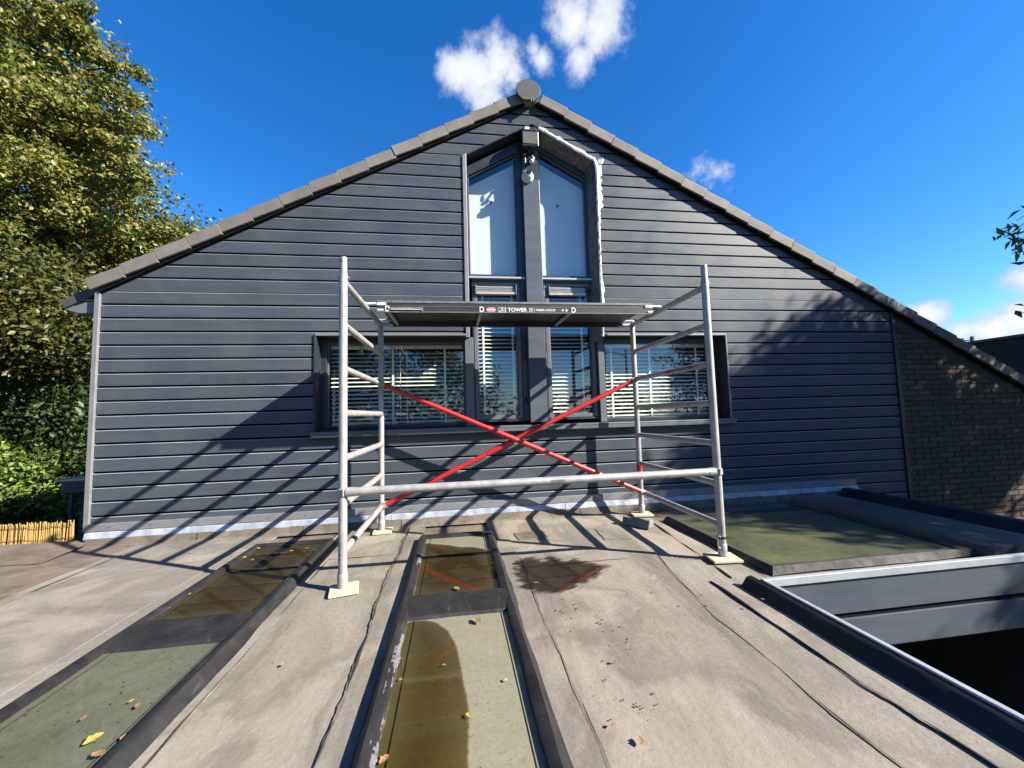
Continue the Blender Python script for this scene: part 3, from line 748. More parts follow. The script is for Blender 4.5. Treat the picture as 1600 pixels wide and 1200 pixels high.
# trims
b = MB(); b.prism([(XL-.045, .13), (XL-.004, .13), (XL-.004, 2.27), (XL-.045, 2.25)], YF-.02, YF+.08); b.build('corner_trim', 'alu_trim', house, bevel=.003)
b = MB(); b.prism([(XR+.004, -2.5), (XR+.05, -2.5), (XR+.05, 2.10), (XR+.004, 2.14)], YF-.02, YF+.06); b.build('corner_trim', 'dark_frame', house, bevel=.003)
b = MB(); b.box(XL-.02, 4.51, YF-.022, YF+.014, .128, .194); b.build('base_trim', 'alu_trim', house, bevel=.003)
for k in range(24):
    x = XL+.16+k*.32
    b = MB(); b.lathe((x, YF-.022, .160), [(.005, 0), (.005, .002), (.003, .0035)], 'Y', 8); b.build('screw', 'dark_frame', house)
xs = np.linspace(XL-.025, 4.51, 10)
for k in range(9):
    b = MB(); y0 = YF-.030-.003*(k % 2); x0, x1 = xs[k], xs[k+1]+.012
    b.loft([[(x, YF-.012, .128), (x, y0+.004+wob(x*3, 2, .002), .118), (x, y0-.008+wob(x*5, 3, .003), .070+wob(x*2.4, 6, .004)), (x, y0-.002, .058+wob(x*4, 5, .005))] for x in np.linspace(x0, x1, 14)], close=False)
    b.build('lead_flashing', 'lead', house, recalc=False)
# verge tiles
def tiles(sgn, slope, x_from, x_to, name='verge_tile'):
    rootp = roof_part
    a = math.atan(slope); run = .2655
    d = Vector((sgn*math.cos(a), 0, -math.sin(a))); nrm = Vector((sgn*math.sin(a), 0, math.cos(a)))
    n = int(round(abs(x_to-x_from)/run)); L = run/math.cos(a)
    me = None
    for k in range(n):
        s_ = (k+.5)*L+.10
        c = Vector((PK[0], 0, PK[1]))+d*s_+nrm*(.055+random.uniform(-.003, .003))
        mb = MB(); tilt = .055+random.uniform(-.012, .014)
        dd = (d+nrm*tilt).normalized(); nn = Vector((-dd.z*sgn*1, 0, dd.x*sgn)) if sgn > 0 else Vector((dd.z, 0, -dd.x)); nn = nrm-dd*nrm.dot(dd); nn.normalize()
        yc = YF-.062+random.uniform(-.004, .004)
        mb.obox(Vector((c.x, yc+.012, c.z)), dd, Vector((0, 1, 0)), nn, L*.502, .014, .052)      # hanging face
        mb.obox(Vector((c.x, yc+.17, c.z))+nn*.045, dd, Vector((0, 1, 0)), nn, L*.515, .17, .0115)
        mb.build(name, 'tile', rootp, bevel=.005)
rf = MB()
def slab(p0, p1, th, y0, y1):
    p0, p1 = Vector(p0), Vector(p1); d = (p1-p0).normalized(); n_ = Vector((-d.y, d.x));
    if n_.y < 0: n_ = -n_
    q = [p0, p1, p1+n_*th, p0+n_*th]; rf.prism([(v_.x, v_.y) for v_ in q], y0, y1)
slab((PK[0], PK[1]+.004), (XL-.30, PK[1]+.004-SL*(PK[0]-XL+.30)), .075, YF+.012, 12.2)
slab((PK[0], PK[1]+.004), (9.3, PK[1]+.004-SR*(9.3-PK[0])), .075, YF+.012, 12.2)
roof_part = rf.build('roof', 'ridge', house)
tiles(-1, SL, PK[0], XL-.06); tiles(1, SR, PK[0], 8.6)
# barge board under the verge
for sgn, sl, xe in ((-1, SL, XL), (1, SR, 8.7)):
    b = MB(); L = abs(xe-PK[0])
    b.prism([(PK[0], PK[1]+.002), (PK[0]+sgn*L, PK[1]+.002-sl*L), (PK[0]+sgn*L, PK[1]-.022-sl*L), (PK[0], PK[1]-.022)], YF-.034, YF-.002); b.build('barge_strip', 'black', roof_part)
b = MB()
prof = [(.134*math.cos(t), .120*math.sin(t)) for t in np.linspace(R(-38), R(218), 22)]
prof = [(x, z) for x, z in prof]+[(-.062, -.112), (.062, -.112)]
b.prism([(PK[0]-.036+x, 4.482+z) for x, z in prof], YF-.115, YF-.085)
b.build('ridge_end_cap', 'ridge', roof_part, bevel=.004)
b = MB(); b.tube([(PK[0]-.02, YF-.084, 4.485), (PK[0]-.005, 12.2, 4.485)], .112, 24); b.build('ridge_tile', 'tile', roof_part)
for dx in (-.012, .014):
    b = MB(); b.box(PK[0]+dx-.004, PK[0]+dx+.004, YF-.125, YF-.116, 4.345, 4.385); b.build('cap_clip', 'alu_trim', roof_part)
# box gutter at the left eave
b = MB()
gp = [(-3.50, 2.165), (-3.205, 2.175), (-3.205, 2.07), (-3.36, 2.065), (-3.47, 2.10)]
b.prism(gp, 4.06, 4.10); b.build('gutter_end', 'zinc', house, bevel=.004)
b = MB(); b.prism([(-3.51, 2.172), (-3.51, 2.185), (-3.20, 2.195), (-3.20, 2.182)], 4.05, 11.9); b.prism([(-3.505, 2.10), (-3.205, 2.02), (-3.205, 2.06), (-3.47, 2.105)], 4.12, 11.9); b.build('box_gutter', 'zinc', house, bevel=.003)

# brick flank right of the boards
bw = MB()
topz = lambda x: PK[1]-SR*(x-PK[0])
bw.prism([(XR+.052, GZ), (9.05, GZ), (9.05, topz(9.05)), (XR+.052, topz(XR+.052))], YF+.022, YF+.15)
bwall = bw.build('brick_wall', 'mortar', house)
bm_ = MB(); bm_.box(-.104, .104, -.011, .01, -.0255, .0255)
brick_me = bm_.mesh('brick', M['brick_dark']); half_ = MB(); half_.box(-.049, .049, -.011, .01, -.0255, .0255); half_me = half_.mesh('brick', M['brick_dark'])
nb = 0; row = 0; z = -.47
while z < 2.05:
    x = XR+.065+.105*(1 if row % 2 == 0 else .47)
    if row % 2:
        if z+.03 < topz(XR+.165):
            o = link('brick', half_me, bwall); o.location = (XR+.065+.049, YF+.016+random.uniform(-.002, .002), z)
        x = XR+.065+.110+.104
    while x < 7.15 and nb < 300:
        if z+.035 < topz(x+.105):
            o = link('brick', brick_me, bwall); o.location = (x, YF+.016+random.uniform(-.0025, .0025), z); nb += 1
        x += .22
    z += .0625; row += 1
for o in [c for c in bwall.children]: o.matrix_parent_inverse = Matrix.Identity(4)
rest = MB(); z = -.47-.0625*14; row = 0                         # lower and farther bricks, joined
while z < 1.2:
    x = XR+.17+.11*((row+0) % 2)
    if z > -.48: x = 7.17+(.11 if row % 2 else 0)+.05
    while x < 8.95:
        if z+.035 < topz(x+.105): rest.box(x-.104, x+.104, YF+.005+random.uniform(-.002, .002), YF+.026, z-.0255, z+.0255)
        x += .22
    z += .0625; row += 1
rest.build('brickwork', 'brick_dark', bwall, kind='stuff')

# ------------------------------------------------------------------ windows
def inset_poly(poly, d):
    """inward offset of a convex polygon (counter-clockwise in x,z); d is one number or one per edge"""
    n = len(poly); ds = [d]*n if isinstance(d, (int, float)) else d; lines = []
    for i in range(n):
        p, q = Vector(poly[i]), Vector(poly[(i+1) % n]); e = (q-p).normalized(); nr = Vector((-e.y, e.x))
        lines.append((p+nr*ds[i], e))
    out = []
    for i in range(n):
        (p, e), (q, f) = lines[i-1], lines[i]
        den_ = e.x*f.y-e.y*f.x; t = ((q.x-p.x)*f.y-(q.y-p.y)*f.x)/den_; out.append(tuple(p+e*t))
    return out
YG = 4.222
def window(poly, fw_, label, frame='dark_frame', y0=4.165, sash=0, sashmat='grey_frame'):
    w = MB(); inn = inset_poly(poly, fw_); w.ring(poly, inn, y0, YG+.03)
    wo_ = w.build('window', frame, house, bevel=.004); wo_['label'] = label
    if sash:
        inn2 = inset_poly(inn, sash); s_ = MB(); s_.ring(inset_poly(inn, .002), inn2, y0+.012, YG+.02); s_.build('sash', sashmat, wo_, bevel=.004); inn = inn2
    bead_ = inset_poly(inn, .010)
    s_ = MB(); s_.ring(inset_poly(inn, .0005), bead_, YG-.022, YG-.003); s_.build('glazing_bead', sashmat, wo_)
    p = MB(); p.quad(*[(x, YG, z_) for x, z_ in inset_poly(inn, -.004)]); p.build('pane', 'glass', wo_, recalc=False)
    return wo_, inn
MX0, MX1 = .780, .962                                          # middle post
zl = 2.495
def topz_T(x, off=0): return TA[1]-off-TS*abs(x-TA[0])
uL, uLi = window([(TX0-.015, zl), (MX0+.01, zl), (MX0+.01, topz_T(MX0+.01, .035)), (TX0-.015, topz_T(TX0-.015, .035))], [.050, .082, .10, .034], 'tall pointed upper window pane left of the middle post')
uR, uRi = window([(MX1-.01, zl), (TX1+.015, zl), (TX1+.015, topz_T(TX1+.015, .035)), (MX1-.01, topz_T(MX1-.01, .035))], [.050, .105, .10, .024], 'tall pointed upper window pane right of the middle post')
lL, lLi = window([(TX0+.035, .965), (MX0+.01, .965), (MX0+.01, 2.490), (TX0+.035, 2.490)], [.022, .07, .02, .012], 'casement window with blind left of the middle post', sash=.042)
lR, lRi = window([(MX1-.01, .965), (TX1-.035, .965), (TX1-.035, 2.490), (MX1-.01, 2.490)], [.022, .012, .02, .045], 'casement window with blind right of the middle post', sash=.042)
wL, wLi = window([(WX0, .93), (TX0-.05, .93), (TX0-.05, WZ1), (WX0, WZ1)], [.035, .01, .05, .055], 'wide left window with half shaded blind')
wR, wRi = window([(TX1+.03, .93), (WX1, .93), (WX1, WZ1), (TX1+.03, WZ1)], [.035, .06, .05, .02], 'wide right window reflecting blue sky')
# middle post and side posts
b = MB(); b.box(MX0, MX1, 4.10, 4.26, .95, 3.60); post = b.build('middle_post', 'clad_flat', house, bevel=.004)
b = MB(); b.prism([(MX0, 3.604), (MX1, 3.604), (MX1, topz_T(MX1, .02)), (TA[0], TA[1]-.02), (MX0, topz_T(MX0, .02))], 4.13, 4.26); b.build('post_head', 'dark_frame', house)
for xa, xb in ((TX0-.052, TX0+.036), (TX1-.036, TX1+.032)):
    b = MB(); b.box(xa, xb, 4.135, 4.262, .93, WZ1+.62 if False else WZ1); b.build('side_post', 'grey_frame', house, bevel=.004)
for z_ in (1.18, 1.66, 2.34):
    for x_, sgn in ((MX0-.030, -1), (MX1+.016, 1)):
        b = MB(); b.tube([(x_, 4.150, z_-.035), (x_, 4.150, z_+.035)], .009, 8); b.build('hinge', 'lamp_black', lL if sgn < 0 else lR)
# light strips under the upper panes
for xa, xb in ((TX0+.002, MX0-.002), (MX1+.002, TX1-.012)):
    b = MB(); b.box(xa, xb, 4.128, 4.17, 2.492, 2.512); b.build('window_ledge', 'white_trim', house, bevel=.003)
# vents over the casements
for par, xa, xb in ((lL, .245, .662), (lR, 1.045, 1.458)):
    v_ = MB(); v_.box(xa, xb, 4.150, 4.20, 2.325, 2.352); v_.box(xa, xb, 4.165, 4.20, 2.352, 2.415); vo = v_.build('vent_grille', 'vent', par, bevel=.004)
    for e_ in (xa-.016, xb):
        v_ = MB(); v_.box(e_, e_+.016, 4.145, 4.20, 2.318, 2.43); v_.build('vent_end', 'dark_frame', vo, bevel=.004)
    for q in range(3):
        v_ = MB(); v_.box(xa+.004, xb-.004, 4.160, 4.165, 2.362+q*.018, 2.368+q*.018); v_.build('vent_louvre', 'alu_trim', vo)
# reveals of the openings
for nm, pts in (('left', [(WX0, WZ0), (WX0, WZ1)]), ('right', [(WX1, WZ0), (WX1, WZ1)]), ('tl', [(TX0, WZ1), (TX0, SHL)]), ('tr', [(TX1, WZ1), (TX1, SHR)]), ('sl', [(TX0, SHL), TA]), ('sr', [(TX1, SHR), TA]), ('hl', [(WX0, WZ1), (TX0, WZ1)]), ('hr', [(TX1, WZ1), (WX1, WZ1)])):
    (xa, za), (xb, zb_) = pts
    d = Vector((xb-xa, zb_-za)).normalized(); nrm = Vector((-d.y, d.x)); c0 = Vector((.9, 1.5 if nm in ('left', 'right', 'hl', 'hr') else 3.0))
    if nm in ('hl', 'hr'): nrm = Vector((0, 1))
    elif nrm.dot(Vector((xa, za))-c0) < 0: nrm = -nrm
    q = [Vector((xa, za)), Vector((xb, zb_)), Vector((xb, zb_))+nrm*.012, Vector((xa, za))+nrm*.012]
    b = MB(); b.prism([tuple(v_-nrm*.003) for v_ in q], YF-.004, 4.255); b.build('reveal', 'dark_frame', house)
b = MB(); b.prism([(TX0-.042, WZ1-.02), (TX0-.002, WZ1-.02), (TX0-.002, SHL+.012), (TX0-.042, SHL-.012)], YF-.014, YF+.012); b.build('window_trim', 'alu_trim', house, bevel=.003)
b = MB(); b.box(WX1+.004, WX1+.020, YF-.014, YF+.012, WZ0+.05, WZ1+.01); b.build('window_trim', 'alu_trim', house, bevel=.003)
b = MB(); b.box(WX0-.020, WX0-.004, YF-.014, YF+.012, WZ0+.05, WZ1+.01); b.build('window_trim', 'dark_frame', house, bevel=.003)
for xa, xb in ((WX0-.01, TX0-.045), (TX1+.03, WX1+.01)):
    b = MB(); b.box(xa, xb, YF-.012, YF+.02, WZ1-.004, WZ1+.016); b.build('head_trim', 'alu_trim', house, bevel=.003)
b = MB(); b.prism([(WX0-.03, .905), (WX1+.035, .905), (WX1+.035, .925), (WX0-.03, .925)], 3.965, 4.20); sill = b.build('window_sill', 'grey_frame', house, bevel=.005)
b = MB(); b.box(WX0-.028, WX1+.033, 3.967, 3.979, .872, .9045); b.build('sill_nose', 'grey_frame', sill, bevel=.003)
b = MB(); b.box(WX0-.02, WX1+.025, 4.012, 4.20, .840, .904); b.build('sill_apron', 'dark_frame', sill)

# ------------------------------------------------------------------ blinds behind the glass
slat_cache = {}
def blind(x0, x1, z0, z1, label, wand=None, tapes=(.12, .88)):
    t = thing('venetian_blind', ((x0+x1)/2, 4.315, z0), label, 'blind', 'blinds behind the lower windows')
    pt = .0425; n = int((z1-z0-.05)/pt); w_ = x1-x0
    key = round(w_, 3)
    if key not in slat_cache:
        s_ = MB(); tl = R(24)
        pr = []
        for i in range(5):
            u = -1+i*.5; pr.append((u*.0245, .003*(1-u*u)))
        up_ = [(-w_/2, a*math.cos(tl)-c*math.sin(tl), a*math.sin(tl)+c*math.cos(tl)) for a, c in pr]
        lo_ = [(p[0], p[1], p[2]-.0022) for p in up_][::-1]
        L_ = up_+lo_; R_ = [(w_/2, p[1], p[2]) for p in L_]
        s_.loft([L_, R_]); s_.face(range(len(L_))); s_.face(range(2*len(L_)-1, len(L_)-1, -1))
        slat_cache[key] = s_.mesh('slat', M['slat'])
    for k in range(n):
        o = link('slat', slat_cache[key], t); o.matrix_parent_inverse = Matrix.Identity(4)
        o.location = (0, 0, .03+k*pt); o.rotation_euler = (R(random.uniform(-1.5, 1.5)), R(random.uniform(-.12, .12)), 0)
    b = MB(); b.box(x0, x1, 4.30, 4.335, z1-.035, z1); b.build('head_rail', 'slat', t)
    b = MB(); b.box(x0, x1, 4.305, 4.33, z0-.008, z0+.008); b.build('bottom_rail', 'slat', t)
    for f in tapes:
        xx = x0+w_*f
        b = MB(); b.box(xx-.011, xx+.011, 4.2865, 4.2875, z0, z1-.03); b.build('ladder_tape', 'slat', t)
    if wand is not None:
        b = MB(); b.tube([(wand, 4.272, z1-.05), (wand, 4.272, z0+.03)], .005, 6); b.build('wand', 'white_plastic', t)
    return t
blind(WX0+.06, TX0-.075, .965, 1.80, 'cream slatted blind behind the wide left window', -.56, (.46, .86))
blind(TX1+.055, WX1-.07, .965, 1.80, 'cream slatted blind behind the wide right window', None, (.09, .45, .9))
blind(.225, .70, .985, 2.42, 'cream slatted blind behind the casement left of the middle post', None, (.2, .88))
blind(1.03, 1.50, .985, 2.42, 'cream slatted blind behind the casement right of the middle post', None, (.06, .85))
for inn, lab in ((uLi, 'white privacy sheet behind the upper left pointed pane'), (uRi, 'white privacy sheet behind the upper right pointed pane')):
    b = MB(); b.prism(inset_poly(inn, [-.02, -.02, .055, -.02]), 4.288, 4.292); b.build('privacy_sheet', 'film', label=lab, cat='window film')
def heart(c, s_, label):
    pts = []
    for t in np.linspace(0, 2*math.pi, 26, endpoint=False):
        x = 16*math.sin(t)**3; z_ = 13*math.cos(t)-5*math.cos(2*t)-2*math.cos(3*t)-math.cos(4*t); pts.append((c[0]+x*s_*.85, c[2]+z_*s_*1.15))
    b = MB(); b.prism(pts, c[1], c[1]+.006); b.build('heart_ornament', 'heart', label=label, cat='ornament', bevel=.001)
for (px, py, lab) in ((767, 316, 'small grey heart hanging in the upper left pointed pane'), (871, 322, 'small grey heart hanging in the upper right pointed pane')):
    p = at(px, py, 1, 4.236); heart(p, .0014, lab)

# ------------------------------------------------------------------ things fixed at the top of the window
fl = thing('floodlight', (.852, 4.0, 3.90), 'square black floodlight at the peak of the pointed window', 'lamp')
b = MB(); b.prism([(.760, 3.905), (.945, 3.905), (.945, 4.075), (.760, 4.075)], 3.985, 4.06); b.build('housing', 'lamp_black', fl, bevel=.008)
b = MB(); b.prism([(.772, 3.928), (.932, 3.928), (.932, 4.058), (.772, 4.058)], 3.979, 3.984); b.build('front_glass', 'lamp_glass', fl)
b = MB(); b.prism([(.765, 4.08), (.94, 4.08), (.915, 4.125), (.80, 4.13)], 3.99, 4.10); b.build('top_cover', 'lamp_black', fl, bevel=.006)
b = MB(); b.prism([(.79, 4.089), (.845, 4.089), (.85, 4.118), (.80, 4.122)], 3.985, 3.989); b.build('foil_patch', 'tape', fl)
b = MB(); b.box(.83, .87, 4.03, 4.14, 3.88, 3.904); b.build('bracket', 'lamp_black', fl, bevel=.003)
cs = thing('motion_sensor', (.85, 4.05, 3.76), 'small white sensor arm under the floodlight', 'sensor')
b = MB(); b.box(.835, .90, 4.075, 4.13, 3.80, 3.83); b.build('mount', 'lamp_black', cs, bevel=.004)
b = MB(); b.tube([(.885, 4.07, 3.845), (.892, 4.03, 3.80), (.885, 4.02, 3.775)], [.010, .011, .010], 8); b.build('arm', 'white_plastic', cs)
b = MB(); b.lathe((.868, 4.03, 3.762), [(.006, -.022), (.021, -.012), (.025, 0), (.021, .012), (.006, .022)], 'Z', 14); b.build('head', 'white_plastic', cs)
b = MB(); b.lathe((.800, 4.05, 3.78), [(.010, -.03), (.012, .0), (.008, .03)], 'Z', 10); b.build('side_knob', 'alu_trim', cs)
dc = thing('dome_camera', (.838, 4.10, 3.50), 'round white dome camera on the middle post', 'camera')
cc = at(825, 274, 1, 4.06)
b = MB(); b.lathe((cc[0], 4.10, cc[2]), [(.068, 0), (.068, .022), (.060, .034), (.054, .040)], 'Y', 26); b.build('base', 'white_plastic', dc)
b = MB(); b.lathe((cc[0], 4.06, cc[2]), [(.052, 0), (.049, .016), (.040, .031), (.026, .041), (.008, .046)], 'Y', 24); b.build('ball', 'white_plastic', dc)
b = MB(); b.lathe((cc[0]+.004, 4.032, cc[2]+.012), [(.027, 0), (.027, .016), (.022, .024), (.008, .027)], 'Y', 18); b.build('lens', 'lens', dc)
# crumpled plastic over the right reveal, taped to the boards
path = [Vector((TA[0]+.07, TA[1]-.045)), Vector((TX1-.02, SHR+.02)), Vector((TX1+.006, SHR-.06)), Vector((TX1-.004, 2.45)), Vector((TX1-.012, 1.80))]
def along(t):
    L = [(path[i+1]-path[i]).length for i in range(len(path)-1)]; T = t*sum(L)
    for i, l in enumerate(L):
        if T <= l or i == len(L)-1: return path[i]+(path[i+1]-path[i])*(T/l), (path[i+1]-path[i]).normalized()
        T -= l
rs = random.Random(3); rows = []
for j in range(121):
    p, d = along(j/120); nin = Vector((d.y, -d.x))
    if nin.dot(Vector((.9, 2.6))-p) < 0: nin = -nin
    r_ = []
    for i in range(13):
        s_ = i/12; w_ = wob(j*.09+i*.8, 4, .020)+wob(j*.31+i*1.9, 9, .014)+rs.uniform(-.006, .006)
        bul = math.sin(math.pi*s_)
        q = p+nin*(-.004+.088*s_+w_*bul*1.2); r_.append((q.x, YF-.016+.165*s_**1.2+w_*bul*1.5-.012*bul, q.y))
    rows.append(r_)
b = MB(); b.loft(rows, close=False, smooth=True)
sheet = b.build('plastic_sheet', 'sheet', label='crumpled dark plastic sheet covering the right side of the pointed window', cat='plastic sheet', recalc=False)
def tape(t0, t1, w0, seed, off=0):
    b = MB(); rr_ = random.Random(seed); rows_ = []
    n = max(6, int((t1-t0)*90))
    for j in range(n+1):
        p, d = along(t0+(t1-t0)*j/n); nin = Vector((d.y, -d.x))
        if nin.dot(Vector((.9, 2.6))-p) < 0: nin = -nin
        wo2 = w0*(1+rr_.uniform(-.35, .45))
        pts = [p-nin*(off+wo2), p-nin*(off+wo2*.5), p+nin*.006, p+nin*.022]
        rows_.append([(q.x, YF-.006-.008*math.sin(k*1.0+.3)-rr_.uniform(0, .005)-(.009 if k > 1 else 0), q.y) for k, q in enumerate(pts)])
    b.loft(rows_, close=False)
    return b.build('tape_strip', 'tape', sheet, recalc=False)
tape(.0, .30, .026, 1); tape(.285, .46, .040, 2); tape(.44, .52, .016, 3); tape(.5, .78, .008, 5); tape(.765, .86, .024, 4); tape(.86, .985, .008, 6)
b = MB(); b.quad((TX1+.02, YF-.012, SHR+.03), (TX1+.085, YF-.02, SHR+.045), (TX1+.075, YF-.016, SHR-.005), (TX1+.045, YF-.022, SHR-.03), (TX1+.02, YF-.014, SHR-.03)); b.build('tape_strip', 'tape', sheet, recalc=False)

# ------------------------------------------------------------------ scaffold tower
SX0, SX1, SY0, SY1 = -.6913, 1.803, 2.612, 3.838
SKEW = -.0104*2.4944
ZR = [.238+.28*i for i in range(7)]
sc = thing('scaffold_tower', (.55, 3.2, 0), 'aluminium scaffold tower with two ladder frames and red cross braces', 'scaffold')
def spt(right, back, z):
    x = SX1 if right else SX0; y = (SY1 if back else SY0)+(SKEW if right else 0)
    return Vector((x+(.012 if back else 0), y, z))
for right in (0, 1):
    fr = MB(); fr.tube([spt(right, 0, ZR[3]), spt(right, 1, ZR[3])], .0225, 14)
    fo = fr.build('end_frame', 'rung', sc)                         # the middle rung carries the frame's other pieces
    for back in (0, 1):
        b = MB(); zt = 2.075 if not back else 1.925
        b.tube([spt(right, back, .03), spt(right, back, zt-.105 if not back else zt)], .0258, 18)
        if not back: b.tube([spt(right, back, zt-.107), spt(right, back, zt)], .0225, 18)
        b.build('upright', 'galv', fo)
        b = MB(); b.lathe(spt(right, back, 0), [(.028, .026), (.030, .03), (.030, .11), (.0262, .115)], 'Z', 18); b.build('foot_sleeve', 'galv', fo)
        for dz in (.20, .225):
            b = MB(); p = spt(right, back, dz); b.lathe((p.x-.008, p.y-.0245, p.z), [(.0045, 0), (.0045, .003)], 'Y', 8); b.build('locking_hole', 'lamp_black', fo)
        if not back:
            p = spt(right, 0, 2.045); b = MB(); b.lathe((p.x-.004, p.y-.0215, p.z), [(.0045, 0), (.0045, .003)], 'Y', 8); b.build('locking_hole', 'lamp_black', fo)
            b = MB(); p = spt(right, 0, 1.945); b.tube([p-Vector((.036, 0, 0)), p+Vector((.036, 0, 0))], .006, 8); b.build('locking_pin', 'galv', fo)
    for i, z_ in enumerate(ZR):
        if i == 3: continue
        b = MB(); a0, a1 = spt(right, 0, z_), spt(right, 1, z_); b.tube([a0, a1], .0225, 14); b.build('rung', 'rung', fo)
    for i, z_ in enumerate(ZR):                                    # weld collars
        for back in (0, 1):
            a0 = spt(right, back, z_); sgn = -1 if back else 1
            b = MB(); b.tube([a0+Vector((0, sgn*.018, 0)), a0+Vector((0, sgn*.034, 0))], .0255, 12); b.build('weld_collar', 'rung', fo)
# black ring on the lowest left rung, black tie and clip rings at the feet
p0, p1 = spt(0, 0, ZR[0]), spt(0, 1, ZR[0]); q = p0+(p1-p0)*.16
b = MB(); b.tube([q, q+(p1-p0)*.03], .0245, 14); b.build('black_ring', 'lamp_black', sc)
q = spt(1, 0, .155); b = MB(); b.tube([q-Vector((0, 0, .008)), q+Vector((0, 0, .008))], .0275, 16); b.build('black_ring', 'lamp_black', sc)
for right, back in ((1, 0), (1, 1), (0, 1)):
    q = spt(right, back, .13)+Vector((-.030 if right and not back else (.030 if right else -.02), -.018, 0)); b = MB()
    b.tube([q+Vector((.0, 0, .04*math.cos(t)))+Vector((.016*math.sin(t), 0, 0)) for t in np.linspace(0, 2*math.pi, 14)], .003, 6); b.build('pin_ring', 'galv', sc)
q = spt(0, 1, .20)+Vector((-.012, -.028, 0)); b = MB(); b.box(q.x-.012, q.x+.014, q.y-.006, q.y+.01, q.z-.012, q.z+.016); b.build('red_clip', 'red', sc, bevel=.004)
q = spt(1, 1, .44); b = MB(); b.tube([q, q+Vector((0, 0, .085))], .0272, 16); b.build('red_sleeve', 'red', sc)
# braces
def claw(p, d, par, material='galv'):
    b = MB(); d = Vector(d).normalized()
    b.tube([p-d*.005, p+d*.05], .0285, 14); b.build('claw', material, par)
    b = MB(); b.tube([p-d*.02+Vector((0, -.024, -.02)), p-d*.02+Vector((0, -.030, .022))], .007, 8); b.build('claw_lever', 'galv', par)
za = .596
h0, h1 = spt(0, 0, za)+Vector((.03, -.012, 0)), spt(1, 0, za+.008)+Vector((-.03, -.012, 0))
b = MB(); b.tube([h0, h1], .0258, 18); hb = b.build('horizontal_brace', 'galv', sc); hb['label'] = 'bare metal horizontal brace between the front uprights'
claw(h0, h1-h0, hb); claw(h1, h0-h1, hb)
for e_ in (spt(0, 0, za), spt(1, 0, za+.008)):
    b = MB(); b.lathe((e_.x, e_.y, e_.z), [(.0262, -.022), (.0345, -.020), (.0345, .020), (.0262, .022)], 'Z', 16); b.build('clamp_ring', 'galv', hb)
hm = h0+(h1-h0)*.54; b = MB(); b.box(hm.x-.04, hm.x+.05, hm.y-.0275, hm.y-.024, hm.z-.004, hm.z+.009); b.build('scuff_tag', 'deck_edge', hb, bevel=.001)
for (r0, z0_, r1, z1_, dy) in ((0, ZR[4], 1, ZR[0], -.050), (1, ZR[4], 0, ZR[0], .0)):
    p0, p1 = spt(r0, 1, z0_)+Vector((0, dy-.03, 0)), spt(r1, 1, z1_)+Vector((0, dy-.03, 0)); d = (p1-p0).normalized()
    b = MB(); b.tube([p0+d*.03, p1-d*.03], .0222, 16); bo = b.build('diagonal_brace', 'red', sc)
    claw(p0, d, bo); claw(p1, -d, bo)
    b = MB(); mid_ = p0+(p1-p0)*.5; b.tube([mid_-d*.30, mid_+d*.30], .0250, 16); b.build('brace_sleeve', 'red', bo)
# stickers on the right frame
a0, a1 = spt(1, 0, ZR[4]), spt(1, 1, ZR[4])
for f0, f1, mm in ((.14, .20, 'red'), (.40, .47, 'red')):
    q0, q1 = a0+(a1-a0)*f0, a0+(a1-a0)*f1; b = MB(); c_ = (q0+q1)/2+Vector((-.0228, 0, .0)); b.obox(c_, (0, 1, 0), (1, 0, 0), (0, 0, 1), (q1-q0).length/2, .0012, .0085); b.build('sticker', mm, sc, bevel=.0005)
def text_mesh(body, size, material, loc, rot, parent, name='lettering', bold=0, ext=.0006, spacing=1.0, fit=None):
    cu = bpy.data.curves.new(name, 'FONT'); cu.body = body; cu.size = size; cu.extrude = ext; cu.offset = bold; cu.space_character = spacing; cu.align_x = 'LEFT'; cu.align_y = 'CENTER'
    tmp = bpy.data.objects.new('tmp', cu); COL.objects.link(tmp)
    dg = bpy.context.evaluated_depsgraph_get(); me = bpy.data.meshes.new_from_object(tmp.evaluated_get(dg)); bpy.data.objects.remove(tmp); me.name = name
    me.materials.clear(); me.materials.append(M[material])
    if fit:
        xs_ = [v_.co.x for v_ in me.vertices]; k = fit/(max(xs_)-min(xs_)); x0_ = min(xs_)
        for v_ in me.vertices: v_.co.x = (v_.co.x-x0_)*k
    me.transform(Matrix.Translation(loc) @ rot.to_4x4())
    return link(name, me, parent)
FRONT = Matrix.Rotation(R(90), 3, 'X')
SIDE = Matrix.Rotation(R(-90), 3, 'Z') @ FRONT
text_mesh('RS TOWER', .018, 'deck_edge', Vector((SX1-.0232, a0.y+(a1.y-a0.y)*.385, ZR[4])), SIDE, sc, bold=.0004, fit=.20)
text_mesh('28-7', .030, 'deck_edge', Vector((SX0-.010, SY0-.0262, 1.10)), Matrix.Rotation(R(90), 3, 'Y') @ FRONT, sc, fit=.30) if False else None

# ------------------------------------------------------------------ platform
PF, PB, PZ0, PZ1 = 3.235, 3.845, 1.886, 1.972
PX0, PX1 = -.60, 1.735
pf = thing('scaffold_platform', (.55, 3.5, 1.886), 'black scaffold platform with white lettering hooked onto the top rungs', 'platform')
b = MB(); b.box(PX0, PX1, PF-.004, PB, PZ1-.012, PZ1+.006); b.build('deck', 'deck_edge', pf, bevel=.002)
b = MB(); b.box(PX0+.03, PX1-.03, PF+.035, PB-.035, PZ1-.032, PZ1-.0125); b.build('deck_underside', 'deck_black', pf)
b = MB(); b.box(PX0, PX1, PF, PF+.030, PZ0, PZ1-.0125); b.box(PX0, PX1, PF-.005, PF-.0003, PZ0, PZ0+.046); beam = b.build('front_beam', 'deck_beam', pf, bevel=.003)
b = MB(); b.box(PX0, PX1, PB-.030, PB, PZ0+.012, PZ1-.0125); b.build('rear_beam', 'deck_beam', pf, bevel=.003)
